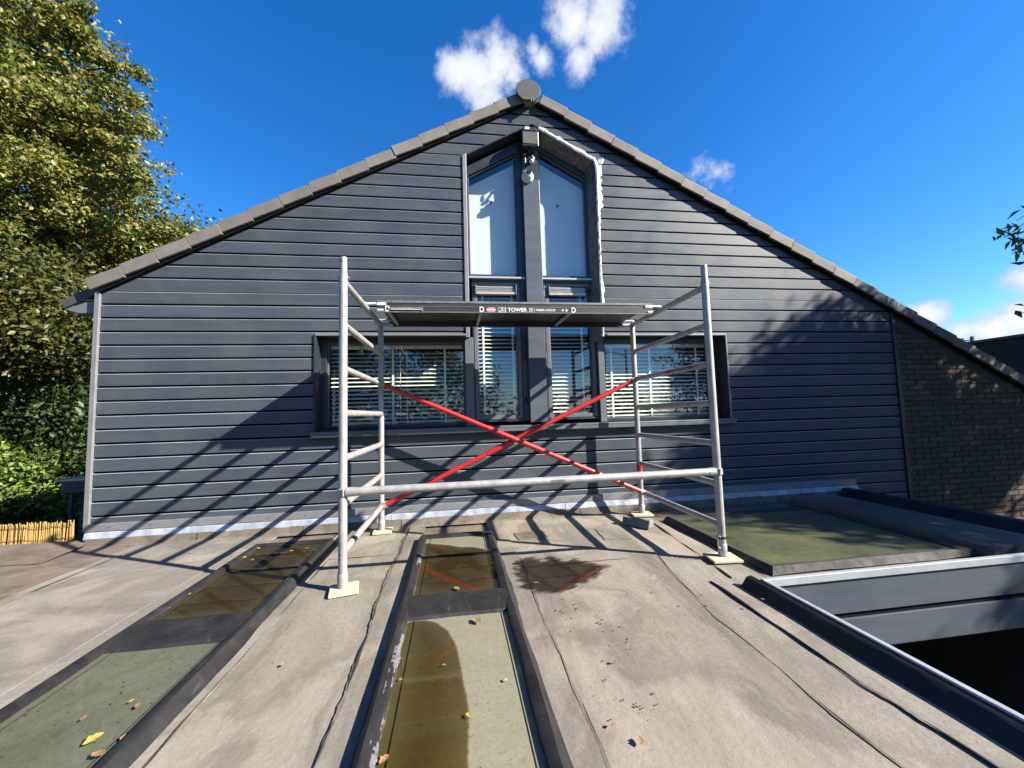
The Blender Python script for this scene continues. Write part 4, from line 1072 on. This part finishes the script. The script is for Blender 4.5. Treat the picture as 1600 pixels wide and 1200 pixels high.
b = MB(); b.box(PX0+.004, PX1-.004, PF-.0075, PF-.0053, PZ0+.0435, PZ0+.0465); b.build('beam_lip', 'deck_edge', beam)
b = MB(); b.box(PX0+.002, PX1-.002, PF-.0075, PF+.012, PZ0-.004, PZ0+.0025); b.build('beam_bottom_lip', 'deck_edge', beam)
def XP(px): return at(px, 483, 1, PF)[0]
zt_ = PZ0+.0225
ribx = [XP(605), XP(752), XP(895)]
for x_ in ribx:
    b = MB(); b.tube([(x_, PF+.032, PZ0+.020), (x_, PB-.032, PZ0+.034)], .016, 12); b.build('rib', 'rung', pf)
    o_ = []; i_ = []
    for t in np.linspace(0, 2*math.pi, 20, endpoint=False):
        cx_, cz_ = math.cos(t), math.sin(t)
        rad_ = .0235 if cx_ > 0 else .0235*1.0
        dx_ = max(cx_, -.62)*rad_; dz_ = cz_*rad_*1.05
        o_.append((x_+dx_, zt_+.002+dz_)); i_.append((x_+dx_*.55+.0005, zt_+.002+dz_*.55))
    b = MB(); b.ring(o_, i_, PF-.0085, PF-.0055); b.build('rib_end_ring', 'white_print', beam)
b = MB(); b.prism([(XP(609), zt_-.010), (XP(657), zt_-.010), (XP(659), zt_-.019), (XP(661), zt_-.019), (XP(661), zt_+.014), (XP(648), zt_+.014), (XP(609), zt_+.006)], PF-.0135, PF-.0055); b.build('wind_lock_lever', 'deck_edge', pf, bevel=.002)
b = MB(); b.box(XP(611), XP(657), PF-.016, PF-.0136, zt_-.008, zt_-.003); b.box(XP(611), XP(645), PF-.016, PF-.0136, zt_+.003, zt_+.006); b.build('lever_edge', 'white_print', pf)
hx = [(XP(759), zt_), (XP(762), zt_-.019), (XP(772.5), zt_-.019), (XP(775.5), zt_), (XP(772.5), zt_+.019), (XP(762), zt_+.019)]
b = MB(); b.prism(hx, PF-.0068, PF-.0055); b.build('logo_hexagon', 'pink_print', beam)
b = MB(); b.box(XP(761), XP(774), PF-.0075, PF-.0069, zt_-.0045, zt_+.0045); b.build('logo_bar', 'white_print', beam)
b = MB(); b.box(XP(778), XP(790.5), PF-.0066, PF-.0055, zt_-.020, zt_+.020); b.build('lettering_box', 'white_print', beam)
text_mesh('RS', .046, 'black_print', Vector((XP(779), PF-.0071, zt_-.001)), FRONT, beam, bold=.0008, fit=XP(789.6)-XP(779))
text_mesh('TOWER', .043, 'white_print', Vector((XP(793), PF-.0066, zt_-.001)), FRONT, beam, bold=.0018, fit=XP(823.5)-XP(793))
b = MB(); b.ring([(XP(826.3), zt_-.017), (XP(832.3), zt_-.017), (XP(832.3), zt_+.017), (XP(826.3), zt_+.017)], [(XP(826.9), zt_-.0145), (XP(831.7), zt_-.0145), (XP(831.7), zt_+.0145), (XP(826.9), zt_+.0145)], PF-.0066, PF-.0055); b.build('lettering_box', 'white_print', beam)
text_mesh('5', .032, 'white_print', Vector((XP(827.7), PF-.0066, zt_-.001)), FRONT, beam, bold=.0006, fit=XP(831)-XP(827.7))
b = MB(); b.box(XP(834.2), XP(834.8), PF-.0066, PF-.0055, zt_-.018, zt_+.018); b.build('lettering_bar', 'white_print', beam)
text_mesh('FIBER-DECK', .026, 'white_print', Vector((XP(837), PF-.0066, zt_-.001)), FRONT, beam, bold=.0008, fit=XP(868)-XP(837))
b = MB(); b.lathe((XP(879), PF-.0055, zt_), [(.009, 0), (.009, .0012)], 'Y', 14); b.build('round_mark', 'white_print', beam)
b = MB(); b.box(XP(883.5), XP(886), PF-.0066, PF-.0055, zt_-.012, zt_+.012); b.build('lettering_bar', 'white_print', beam)
for x_, sgn, rx_ in ((PX0, -1, SX0), (PX1, 1, SX1)):
    for yy in (PF+.012, PB-.05):
        h_ = MB(); zz = ZR[6]+(.002 if yy > 3.5 else 0)
        rx2 = rx_
        pts = [(x_-sgn*.05, yy, PZ0+.055), (x_+sgn*.02, yy, PZ0+.070), (rx2-sgn*.02, yy, ZR[6]+.034), (rx2, yy, ZR[6]+.040), (rx2+sgn*.026, yy, ZR[6]+.028), (rx2+sgn*.034, yy, ZR[6]+.0)]
        h_.tube(pts, .011, 10); h_.build('hook', 'white_plastic' if yy < 3.5 else 'rung', pf)
    b = MB(); b.box(min(x_, x_-sgn*.07), max(x_, x_-sgn*.07), PF-.012, PF-.0055, PZ0+.050, PZ0+.074); b.box(min(x_, x_-sgn*.05), max(x_, x_-sgn*.05), PF-.012, PF-.0055, PZ0+.006, PZ0+.022); b.build('hook_bracket', 'white_plastic', pf, bevel=.003)
    b = MB(); b.tube([(x_-sgn*.04, PB-.06, PZ0+.022), (x_+sgn*.05, PB-.06, PZ0+.022)], .018, 12); b.build('end_stub', 'rung', pf)

# pads under the feet
for right, back, rot, lab in ((0, 0, 12, 'pale plywood pad under the front left scaffold foot'), (0, 1, 5, 'pale plywood pad under the rear left scaffold foot'), (1, 0, -7, 'pale plywood pad under the front right scaffold foot, beside the green skylight'), (1, 1, -8, 'pale plywood pad under the rear right scaffold foot, near the concrete block')):
    p = spt(right, back, 0); b = MB(); a_ = R(rot)
    off = Vector((.012, -.012, 0)) if not right else Vector((-.012, -.01, 0))
    b.obox(Vector((p.x, p.y, .0215))+off, (math.cos(a_), math.sin(a_), 0), (-math.sin(a_), math.cos(a_), 0), (0, 0, 1), .082 if not right else .098, .082, .0085)
    b.build('foot_pad', 'pad', label=lab, cat='pad', bevel=.003)
# loose block
b = MB(); ang = R(-52); ax = Vector((math.cos(ang), math.sin(ang), 0)); ay = Vector((-ax.y, ax.x, 0))
c0 = Vector((1.60, 3.46, .012))
prof = [(-.055, 0), (.055, 0), (.050, .062), (-.030, .072)]
rng_ = []
for s_ in (-.13, -.06, .02, .13): rng_.append([tuple(c0+ax*(s_+wob(s_*9+k, 4, .006))+ay*(p_*(1-.12*abs(s_)))+Vector((0, 0, q_))) for k, (p_, q_) in enumerate(prof)])
b.loft(rng_); b.face([0, 1, 2, 3]); b.face([15, 14, 13, 12]); b.build('concrete_block', 'stone', label='loose grey concrete block lying on the roof by the rear right foot', cat='block', bevel=.008)

# ------------------------------------------------------------------ reed fence, porch, neighbour
fe = thing('reed_fence', (-3.65, 4.2, 0), 'low golden reed screen at the back left roof edge', 'fence')
x = -4.35; k = 0
while x < -3.30:
    wpan = random.uniform(.085, .12); b = MB(); xx = x
    while xx < min(x+wpan-.004, -3.305):
        r_ = random.uniform(.0035, .0062); hz = .185+random.uniform(-.012, .014); lean = random.uniform(-.008, .008); yy = 4.06+random.uniform(-.008, .008)
        b.tube([(xx, yy, .03), (xx+lean, yy+.004, hz+.035)], [r_, r_*.85], 6); xx += r_*1.75
    b.build('reed_bundle', 'reed', fe)
    x += wpan+.004; k += 1
for z_ in (.085, .19):
    b = MB(); b.tube([(xq, 4.048+wob(xq*9, 3, .002), z_+wob(xq*7, 5, .006)) for xq in np.linspace(-4.35, -3.31, 26)], .0022, 5); b.build('tie_wire', 'wire', fe)
po = thing('porch_canopy', (-4.0, 5.2, GZ), 'grey boxed canopy with flat lid at the left side of the house', 'canopy')
for z0, z1 in ((.335, .385), (.388, .425), (.428, .462)):
    b = MB(); b.box(-4.20, -3.20, 4.98, 6.6, z0, z1); b.build('fascia_board', 'clad_flat', po, bevel=.003)
b = MB(); b.prism([(-4.24, .463), (-3.2, .463), (-3.2, .50), (-4.24, .478)], 4.95, 6.65); b.build('lid', 'white_trim', po, bevel=.003)
b = MB(); b.box(-4.06, -3.90, 5.05, 5.30, GZ, .334); pier = b.build('pier', 'mortar', po)
zz = -.55; k = 0
while zz < .30:
    b = MB(); b.box(-4.066, -3.894, 5.043, 5.06, zz, zz+.052); b.build('brick', 'brick_orange' if zz < .13 else 'brick_dark', pier); zz += .0625
b = MB(); b.tube([(-4.12, 5.02, GZ), (-4.12, 5.02, .33)], .022, 10); b.build('downpipe', 'dark_frame', po)
nb_ = thing('neighbour_building', (10, 8, GZ), 'dark flat-topped building behind the sloping roof at the far right', 'building')
b = MB(); b.box(9.6, 14, 4.9, 16, GZ, 2.10); b.build('wall', 'dark_wall', nb_)
b = MB(); b.box(9.55, 14.05, 4.85, 16.05, 2.101, 2.15); b.build('roof_edge', 'dark_frame', nb_, bevel=.004)
b = MB(); b.box(9.58, 9.62, 6.05, 6.09, 2.151, 2.24); b.box(9.58, 9.62, 6.2, 6.24, 2.151, 2.23); b.box(9.58, 9.62, 6.09, 6.2, 2.17, 2.185); b.build('roof_bracket', 'dark_frame', nb_)

# ------------------------------------------------------------------ trees
PAL_A = [(.17, .215, .04), (.26, .275, .055), (.31, .28, .06), (.10, .145, .03), (.33, .25, .07), (.21, .25, .05)]
PAL_G = [(.10, .135, .026), (.17, .195, .034), (.24, .24, .04), (.065, .095, .02), (.28, .25, .045)]
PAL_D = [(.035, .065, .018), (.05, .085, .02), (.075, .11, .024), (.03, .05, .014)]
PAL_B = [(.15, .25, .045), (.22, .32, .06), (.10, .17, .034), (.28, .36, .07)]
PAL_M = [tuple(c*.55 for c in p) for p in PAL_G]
def leaves(name, centers, spread, per, size, aspect, pal, seed, parent, droop=0, flat=.6, palw=None):
    r = np.random.default_rng(seed)
    C = np.asarray(centers, float); n = len(C)*per
    base = np.repeat(C, per, 0)
    sp = np.repeat(np.asarray(spread, float) if np.ndim(spread) else np.full(len(C), spread), per)
    off = r.normal(size=(n, 3))*sp[:, None]; off[:, 2] *= flat
    P_ = base+off
    nrm = r.normal(size=(n, 3))*.75+np.array([.25, -.15, .55]); nrm /= np.linalg.norm(nrm, axis=1)[:, None]
    t = r.normal(size=(n, 3)); t[:, 2] -= droop
    t -= nrm*(t*nrm).sum(1)[:, None]; t /= np.linalg.norm(t, axis=1)[:, None]
    s_ = np.cross(nrm, t)
    L = size*(.6+.8*r.random(n))[:, None]; Wd = L*aspect
    fold = nrm*(Wd*.35)
    v = np.empty((n, 4, 3)); v[:, 0] = P_-t*L*.5; v[:, 1] = P_+s_*Wd*.5+fold*.6-t*L*.05; v[:, 2] = P_+t*L*.5-nrm*L*.08; v[:, 3] = P_-s_*Wd*.5+fold*.6-t*L*.05
    me = bpy.data.meshes.new(name)
    me.vertices.add(n*4); me.vertices.foreach_set('co', v.ravel())
    tri = (np.arange(n)[:, None]*4+np.array([0, 1, 2, 0, 2, 3])[None]).ravel()
    me.loops.add(n*6); me.loops.foreach_set('vertex_index', tri)
    me.polygons.add(n*2); me.polygons.foreach_set('loop_start', np.arange(n*2)*3); me.polygons.foreach_set('loop_total', np.full(n*2, 3))
    pal = np.array(pal); cw = r.random((len(C), len(pal)))**2.2                     # each clump leans towards a few hues
    if palw is not None: cw *= np.array(palw)[None]
    cw /= cw.sum(1)[:, None]; cum = np.repeat(cw.cumsum(1), per, 0); pick = (r.random(n)[:, None] > cum).sum(1).clip(0, len(pal)-1)
    col = pal[pick]*(.75+.5*r.random(n))[:, None]
    at_ = me.attributes.new('tint', 'FLOAT_COLOR', 'POINT')
    at_.data.foreach_set('color', np.repeat(np.concatenate([col, np.ones((n, 1))], 1), 4, 0).ravel())
    me.materials.append(M['leaf']); me.update(); me.validate()
    return link(name, me, parent)
def clumps(ells, n, seed, shell=.55):
    """clump centres spread through uneven ellipsoids (cx,cy,cz,rx,ry,rz,weight)"""
    r = np.random.default_rng(seed); out = []
    w = np.array([e[6] if len(e) > 6 else e[3]*e[4]*e[5] for e in ells]); w = w/w.sum()
    for e, k in zip(ells, (w*n).astype(int)+1):
        d = r.normal(size=(k, 3)); d /= np.linalg.norm(d, axis=1)[:, None]
        rad = shell+(1-shell)*r.random(k)**.7; lump = 1+.22*np.sin(d[:, 0]*5+e[0])*np.sin(d[:, 2]*6+e[1])+.12*r.normal(size=k)
        out.append(np.array(e[:3])+d*(rad*lump)[:, None]*np.array(e[3:6]))
    return np.concatenate(out)
def tree(name, base, top, ells, n, per, size, pal, seed, label, spread=.28, aspect=.62, trunk=.16, droop=0, flat=.6, limbs=26, shell=.5, extra=None, group=None):
    t = thing(name, base, label, 'bush' if 'bush' in name or 'hedge' in name else 'tree', group)
    rr_ = random.Random(seed); C = clumps(ells, n, seed, shell)
    if extra is not None: C = np.concatenate([C, extra])
    b = MB(); B0, T0 = Vector(base), Vector(top); ax_ = []
    for j in range(9):
        f = j/8; ax_.append(B0.lerp(T0, f)+Vector((wob(f*4, seed, .14), wob(f*4, seed+2, .14), 0)))
    b.tube(ax_, [trunk*(1-.8*j/8) for j in range(9)], 10)
    trk = b.build('trunk', 'bark', t, recalc=False)
    lb = MB()
    for k in range(limbs):
        e = Vector(C[rr_.randrange(len(C))]); f = rr_.uniform(.25, .95); s0 = B0.lerp(T0, f)
        if s0.z > e.z: s0 = B0.lerp(T0, max(.1, f-.35))
        m_ = s0.lerp(e, .5)+Vector((rr_.uniform(-.2, .2), rr_.uniform(-.2, .2), rr_.uniform(0, .25)*(s0-e).length*.4))
        rad_ = trunk*.28*(1.1-f); lb.tube([s0, s0.lerp(m_, .5), m_, m_.lerp(e, .6), e], [rad_, rad_*.8, rad_*.6, rad_*.35, .004], 6, cap=False)
    lb.build('limbs', 'bark', trk, recalc=False)
    leaves('crown', C, spread, per, size, aspect, pal, seed+50, t, droop, flat)
    return t
tree('broadleaf_tree', (-10.3, 9.6, GZ), (-9.9, 9.6, 8.6), [(-10.2, 9.6, 6.9, 3.2, 2.6, 4.2), (-8.3, 9.2, 7.4, 1.7, 1.6, .8), (-8.0, 9.1, 5.8, 1.6, 1.6, .7), (-8.7, 9.0, 9.6, 1.2, 1.4, .9)], 1250, 76, .095, PAL_A, 3,
     'tall yellowing tree rising past the top left corner', spread=.165, limbs=60, shell=.35)
tree('broadleaf_tree', (-8.6, 12.2, GZ), (-8.3, 12.2, 4.6), [(-8.7, 12, 3.6, 2.7, 2.0, 2.6), (-7.0, 11.6, 5.0, 1.5, 1.4, 1.4), (-10.5, 11.8, 4.5, 2.5, 2, 2.2), (-7.3, 11.5, 5.5, 1.2, 1.0, .9)], 1050, 84, .098, PAL_G, 4,
     'lower green-yellow tree behind the left eave of the house', spread=.28, limbs=30)
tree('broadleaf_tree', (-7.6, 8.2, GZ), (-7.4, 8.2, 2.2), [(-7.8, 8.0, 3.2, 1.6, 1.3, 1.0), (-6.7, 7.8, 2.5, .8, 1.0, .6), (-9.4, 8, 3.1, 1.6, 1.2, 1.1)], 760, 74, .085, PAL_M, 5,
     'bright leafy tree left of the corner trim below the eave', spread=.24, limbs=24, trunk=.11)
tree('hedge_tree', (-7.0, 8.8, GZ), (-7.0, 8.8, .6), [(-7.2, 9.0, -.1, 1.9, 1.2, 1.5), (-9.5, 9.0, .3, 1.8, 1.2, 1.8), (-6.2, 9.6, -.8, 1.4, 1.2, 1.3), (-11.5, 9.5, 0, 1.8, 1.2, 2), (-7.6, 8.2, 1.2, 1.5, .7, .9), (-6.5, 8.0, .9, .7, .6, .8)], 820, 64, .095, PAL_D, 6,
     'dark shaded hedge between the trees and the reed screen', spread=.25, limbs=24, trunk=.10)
tree('bush', (-7.2, 7.5, GZ), (-7.15, 7.5, .2), [(-7.05, 7.4, .12, .55, .45, .80), (-7.9, 7.5, .2, .5, .45, .8), (-6.6, 7.7, -.5, .35, .35, .45), (-6.0, 7.9, -.75, .5, .35, .30)], 380, 62, .085, PAL_B, 7,
     'bright green bush just above the reed screen', spread=.13, limbs=14, trunk=.06, shell=.35)
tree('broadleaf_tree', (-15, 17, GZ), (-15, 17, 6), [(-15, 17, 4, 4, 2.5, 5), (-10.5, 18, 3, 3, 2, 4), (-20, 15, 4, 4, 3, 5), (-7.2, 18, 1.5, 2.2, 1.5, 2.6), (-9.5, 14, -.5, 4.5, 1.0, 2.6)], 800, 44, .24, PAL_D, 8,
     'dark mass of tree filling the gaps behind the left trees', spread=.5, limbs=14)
# loose outer sprays on the big tree's sunny side
sp_c = []; sp_b = MB(); r5 = random.Random(5)
for px, py, px0, py0 in ((226, 208, 120, 190), (214, 158, 110, 140), (222, 118, 130, 110), (135, 12, 70, 60), (140, 60, 70, 70), (208, 262, 120, 260), (230, 282, 130, 300), (170, 95, 90, 90), (160, 180, 80, 170), (196, 228, 100, 220), (120, 40, 50, 20)):
    e, s0 = Vector(at(px, py, 1, 8.6)), Vector(at(px0, py0, 1, 9.2)); mm_ = s0.lerp(e, .5)+Vector((0, 0, .12))
    sp_b.tube([s0, mm_, e], [.022, .012, .004], 6, cap=False)
    for k in range(13):
        f = .35+.68*k/12; q = s0.lerp(e, f)+Vector((0, 0, .22*math.sin(math.pi*min(1, f))*.6)); w_ = .16*(1.15-f)
        for _ in range(2): sp_c.append((q.x+r5.gauss(0, w_), q.y+r5.gauss(0, w_), q.z+r5.gauss(0, w_)))
big_tree = [o for o in bpy.data.objects if o.name.startswith('broadleaf_tree')][0]
sp_o = sp_b.build('outer_twigs', 'bark', big_tree, recalc=False)
leaves('spray_leaves', sp_c, .085, 20, .09, .62, PAL_A, 91, sp_o, flat=.8)
# tree outside the frame on the right: throws the dappled shade, one twig hangs into view
tw = []
T0_ = Vector((8.2, 1.9, 3.9)); 
for (px, py, tt, n_) in ((1592, 352, 4.2, 3), (1580, 368, 4.2, 3), (1590, 392, 4.15, 3), (1600, 372, 4.25, 4), (1598, 488, 4.1, 1), (1597, 398, 4.15, 2)):
    p = np.array([0, 0, CAM_H])+ray(px, py)*tt
    for k in range(n_): tw.append(p)
def sunpt(a, s_, e_): return (.887*a+.462*s_, -.462*a+.887*s_, e_+.63*a)
def sun_ell(a, s_, e_, ra, rs_, re_, w): c = sunpt(a, s_, e_); return (c[0], c[1], c[2], ra, rs_, re_, w)
st = tree('shade_tree', (9.6, 1.1, GZ), (9.5, 1.0, 4.8), [sun_ell(8, 5.3, -1.5, 1.7, 1.7, 1.75, 10), sun_ell(8, 4.25, -2.1, 1.1, 1.0, 1.1, 4), sun_ell(8.2, 6.9, -2.0, 1.5, 1.3, 1.3, 2.2), sun_ell(8, 5.35, .25, .8, .55, .75, 1.6), sun_ell(7.6, 4.75, -.25, .5, .4, .5, .8), sun_ell(8.2, 5.9, -.35, .7, .6, .45, .9)], 720, 64, .12, PAL_G, 9,
     'narrow-leaved tree at the right edge whose twigs hang into the sky', spread=.17, aspect=.36, droop=.9, trunk=.14, limbs=40, shell=.2)
b = MB(); tw2 = []
for tip in ((1588, 345, 4.2), (1568, 372, 4.2), (1597, 490, 4.1)):
    e = Vector(np.array([0, 0, CAM_H])+ray(*tip[:2])*tip[2]); j = Vector((6.9, 2.7, 3.2+(.35 if tip[1] < 400 else -.5)))
    b.tube([Vector((9.2, 1.2, 3.4)), Vector((8.0, 2.0, 3.6)), j, j.lerp(e, .6)+Vector((0, 0, .06)), e], [.03, .02, .010, .006, .003], 6, cap=False)
    for k in range(26):
        f = k/26; q = Vector((8.0, 2.0, 3.6)).lerp(j, f/.55) if f < .55 else j.lerp(e, (f-.55)/.45*.72)
        if q.x/max(.1, q.y) > 1.93: tw2.append((q.x, q.y, q.z-.05))
b.build('twig', 'bark', st, recalc=False)
leaves('twig_leaves', tw2, .11, 9, .105, .40, PAL_G[:4], 78, st, droop=2.0, flat=.9)
leaves('twig_leaves', tw, .065, 3, .105, .40, PAL_G[:4], 77, st, droop=2.0, flat=1.0)
# trees and a street lamp behind the camera, seen only as reflections in the panes
tree('street_tree', (-2.2, -9.5, GZ), (-2.2, -9.5, 4.4), [(-2.4, -9.5, 3.2, 3.3, 1.8, 2.6), (-6.5, -9.8, 3.0, 2.6, 1.8, 2.8), (.7, -9.4, 2.2, 1.3, 1.2, 1.5)], 330, 46, .16, PAL_D, 12, 'large dark tree mirrored in the left window and left casement', spread=.34, limbs=30)
tree('street_tree', (12.4, -8.8, GZ), (12.4, -8.8, 4), [(12.6, -8.8, 3.0, 2.3, 1.8, 2.6), (10.6, -8.8, 2.2, 1.0, 1.0, 1.2)], 200, 46, .16, PAL_D, 13, 'dark tree mirrored at the right end of the right window', spread=.3, limbs=26)
lp = thing('street_lamp', (8.6, -10.5, GZ), 'slender street lamp mirrored in the right window', 'street lamp')
b = MB(); b.tube([(8.6, -10.5, GZ), (8.6, -10.5, 4.1)], [.07, .045], 10); b.build('post', 'steel_post', lp)
b = MB(); b.tube([(8.6, -10.5, 3.75), (8.2, -10.5, 3.95), (7.7, -10.5, 4.0)], .03, 8); b.build('arm', 'steel_post', lp)
b = MB(); b.lathe((7.5, -10.5, 3.96), [(.03, -.05), (.12, -.03), (.14, .02), (.05, .06)], 'Z', 12); b.build('lamp_head', 'steel_post', lp)

# wood and hedges added out of frame to block low sky light; panes mirror them
rw = []
for k in range(26): rw.append((-22+k*1.9, -13.5+3*math.sin(k*1.7), -1.2+1.1*math.sin(k*2.3), 2.0, 1.6, 2.6+.5*math.sin(k*3.1), 1))
for k in range(9): rw.append((-22+k*1.9, -14, 3.0+math.sin(k), 2.4, 1.8, 3.2, 1.2))
for k in range(9): rw.append((18+2*math.sin(k*1.3), -13+k*1.9, .4+1.1*math.sin(k*2.1), 1.7, 2.0, 3.6+.6*math.sin(k), 1.2))
for k in range(9): rw.append((-20+1.5*math.sin(k), -12+k*2.6, 1.5, 1.8, 2.2, 4.5, 1.2))
wood = leaves('added_woodland', clumps(rw, 1500, 33, .5), .55, 22, .36, .7, PAL_D, 44, None)
tag(wood, kind='stuff', label='dark wood and hedges added out of view round the garden to dim the sky light', cat='added_woodland')

# ------------------------------------------------------------------ fallen leaves and crumbs
def fallen(px, py, z, size, material, label, group, rot=None):
    p = at(px, py, 2, z); size *= .72; rr_ = random.Random(int(px*7+py)); a = rr_.uniform(0, 6.28) if rot is None else rot
    d = Vector((math.cos(a), math.sin(a), 0)); s_ = Vector((-d.y, d.x, 0)); c = Vector(p)
    n = 7; L_ = []; R_ = []; Mi = []
    for k in range(n+1):
        t = k/n; w_ = size*.30*math.sin(math.pi*min(1, t*1.02))**.8*(1+.25*math.sin(t*17+a)); h = .004+.014*size/.06*(t-.45)**2+rr_.uniform(0, .002)
        q = c+d*size*(t-.5); Mi.append(q+Vector((0, 0, h))); L_.append(q+s_*w_+Vector((0, 0, h+w_*.45))); R_.append(q-s_*w_+Vector((0, 0, h+w_*.3)))
    b = MB(); b.loft([L_, Mi, R_], close=False, smooth=True)
    b.build('fallen_leaf', material, label=label, cat='leaf', group=group, recalc=False)
ZW = ZP+.005
for px, py, sz, mm, lab in ((745, 972, .085, 'leaf_brown', 'crumpled brown leaf at the top of the middle skylight front pane'), (732, 1120, .035, 'leaf_yellow', 'small yellow leaf at the water edge on the middle front pane'), (714, 921, .07, 'leaf_green', 'green leaf against the crossbar of the middle skylight'),
        (694, 1041, .022, 'leaf_brown', 'tiny brown leaf in the upper olive water of the middle pane'), (626, 1064, .028, 'leaf_brown', 'tiny red-brown leaf at the left edge of the middle front pane'), (791, 1064, .028, 'leaf_yellow', 'pale scrap of leaf on the dry half of the middle pane'), (600, 1190, .05, 'leaf_brown', 'pale curled leaf at the bottom of the middle skylight'),
        (146, 1158, .075, 'leaf_yellow', 'long yellow leaf on the left skylight front pane'), (153, 1182, .065, 'leaf_brown', 'brown leaf lowest on the left skylight front pane'), (216, 1105, .05, 'leaf_brown', 'orange-brown leaf on the right side of the left front pane'), (205, 1098, .03, 'leaf_yellow', 'small yellow scrap beside the orange leaf on the left front pane'), (131, 1125, .04, 'leaf_brown', 'small orange leaf near the middle of the left front pane'), (193, 1155, .04, 'leaf_brown', 'little curled leaf by the kerb of the left front pane')):
    fallen(px, py, ZW, sz, M[mm], lab, None)
for px, py, sz, mm, lab in ((240, 963, .06, 'leaf_yellow', 'yellow leaf in the front left corner of the left brown water'), (345, 965, .05, 'leaf_yellow', 'yellow leaf against the crossbar of the left skylight'), (380, 873, .08, 'leaf_yellow', 'largest yellow leaf floating at the left kerb of the left brown water'), (262, 952, .05, 'leaf_brown', 'brown leaf beside the front left corner of the left brown water'), (296, 930, .04, 'leaf_green', 'green leaf at the left kerb halfway up the left brown water'),
        (404, 858, .05, 'leaf_yellow', 'yellow leaf in the rear left corner of the left brown water'), (455, 862, .05, 'leaf_yellow', 'yellow leaf near the rear kerb of the left brown water'), (480, 858, .05, 'leaf_green', 'green leaf in the rear right corner of the left brown water'), (395, 876, .05, 'leaf_green', 'green leaf just in front of the largest floating yellow leaf'), (346, 893, .05, 'leaf_brown', 'brown leaf at the shadow line across the left brown water')):
    fallen(px, py, ZW, sz, M[mm], lab, 'leaves floating on the left rear pane')
for px, py, sz, mm, lab in ((1000, 1160, .05, 'leaf_brown', 'brown leaf nearest the bottom edge on the right roofing'), (955, 1135, .03, 'leaf_brown', 'small orange scrap beside the seam on the lower right roofing'), (959, 1036, .035, 'leaf_brown', 'small tan leaf in the middle of the right roofing'), (838, 912, .04, 'leaf_brown', 'brown leaf lying in the dark wet patch'), (443, 1040, .04, 'leaf_brown', 'single tan leaf on the roofing between the two long skylights'), (1110, 945, .03, 'leaf_brown', 'brown scrap near the corner of the open light well'), (801, 926, .035, 'leaf_brown', 'brown leaf at the kerb beside the wet patch'), (1192, 938, .03, 'leaf_brown', 'red-brown scrap on the black edge kerb')):
    fallen(px, py, .014 if px != 1192 else .06, sz, M[mm], lab, 'leaf scraps on the roofing')
rr = random.Random(21); b = MB()
def crumb(x, y, z, s_):
    a = rr.uniform(0, 3.1); d = Vector((math.cos(a), math.sin(a), 0)); e = Vector((-d.y, d.x, 0)); k = rr.uniform(1, 3)
    c = Vector((x, y, z)); i = len(b.v)
    b.v += [tuple(c+d*s_*k), tuple(c+e*s_), tuple(c-d*s_*k), tuple(c-e*s_), tuple(c+Vector((0, 0, s_*.4)))]
    for q in ((0, 1, 4), (1, 2, 4), (2, 3, 4), (3, 0, 4)): b.face([i+w_ for w_ in q])
for (px, py, spx, spy, n_, s_) in ((930, 985, 30, 18, 46, .0045), (1000, 1105, 22, 14, 26, .005), (905, 955, 22, 16, 24, .005), (950, 1045, 25, 18, 14, .004), (1060, 975, 40, 20, 22, .0035), (1040, 930, 60, 10, 30, .004), (700, 835, 0, 0, 0, .004), (1150, 940, 40, 12, 20, .0035), (470, 1000, 40, 40, 16, .003), (900, 850, 60, 15, 30, .004), (200, 950, 90, 30, 30, .0045), (300, 870, 80, 12, 30, .004), (1020, 1150, 60, 30, 16, .003)):
    for k in range(n_//2):
        p = at(px+rr.gauss(0, spx), py+rr.gauss(0, spy), 2, .012)
        if p[1] < 3.9 and not (-.36 < p[0] < .35) and not (-1.65 < p[0] < -.95) and p[0] < 1.48: crumb(p[0], p[1], .0125, s_*rr.uniform(.25, 1.0))
for k in range(520):
    x_, y_ = rr.uniform(-.24, .24), rr.uniform(.9, 2.08)
    if x_ > -.02 or rr.random() < .12: crumb(x_, y_, ZW, rr.uniform(.0005, .0016))
for k in range(120): crumb(rr.uniform(-1.54, -1.09), rr.uniform(1.2, 2.06), ZW, rr.uniform(.001, .0035))
for k in range(130): crumb(rr.uniform(-2.9, 1.5), 3.9+rr.gauss(0, .03), .02, rr.uniform(.002, .006))
b.build('roof_crumbs', 'debris', kind='stuff', label='dark crumbs of dirt and twigs scattered over the roof', cat='dirt')
print('boards', boards, 'bricks', nb, 'objects', len(bpy.data.objects))
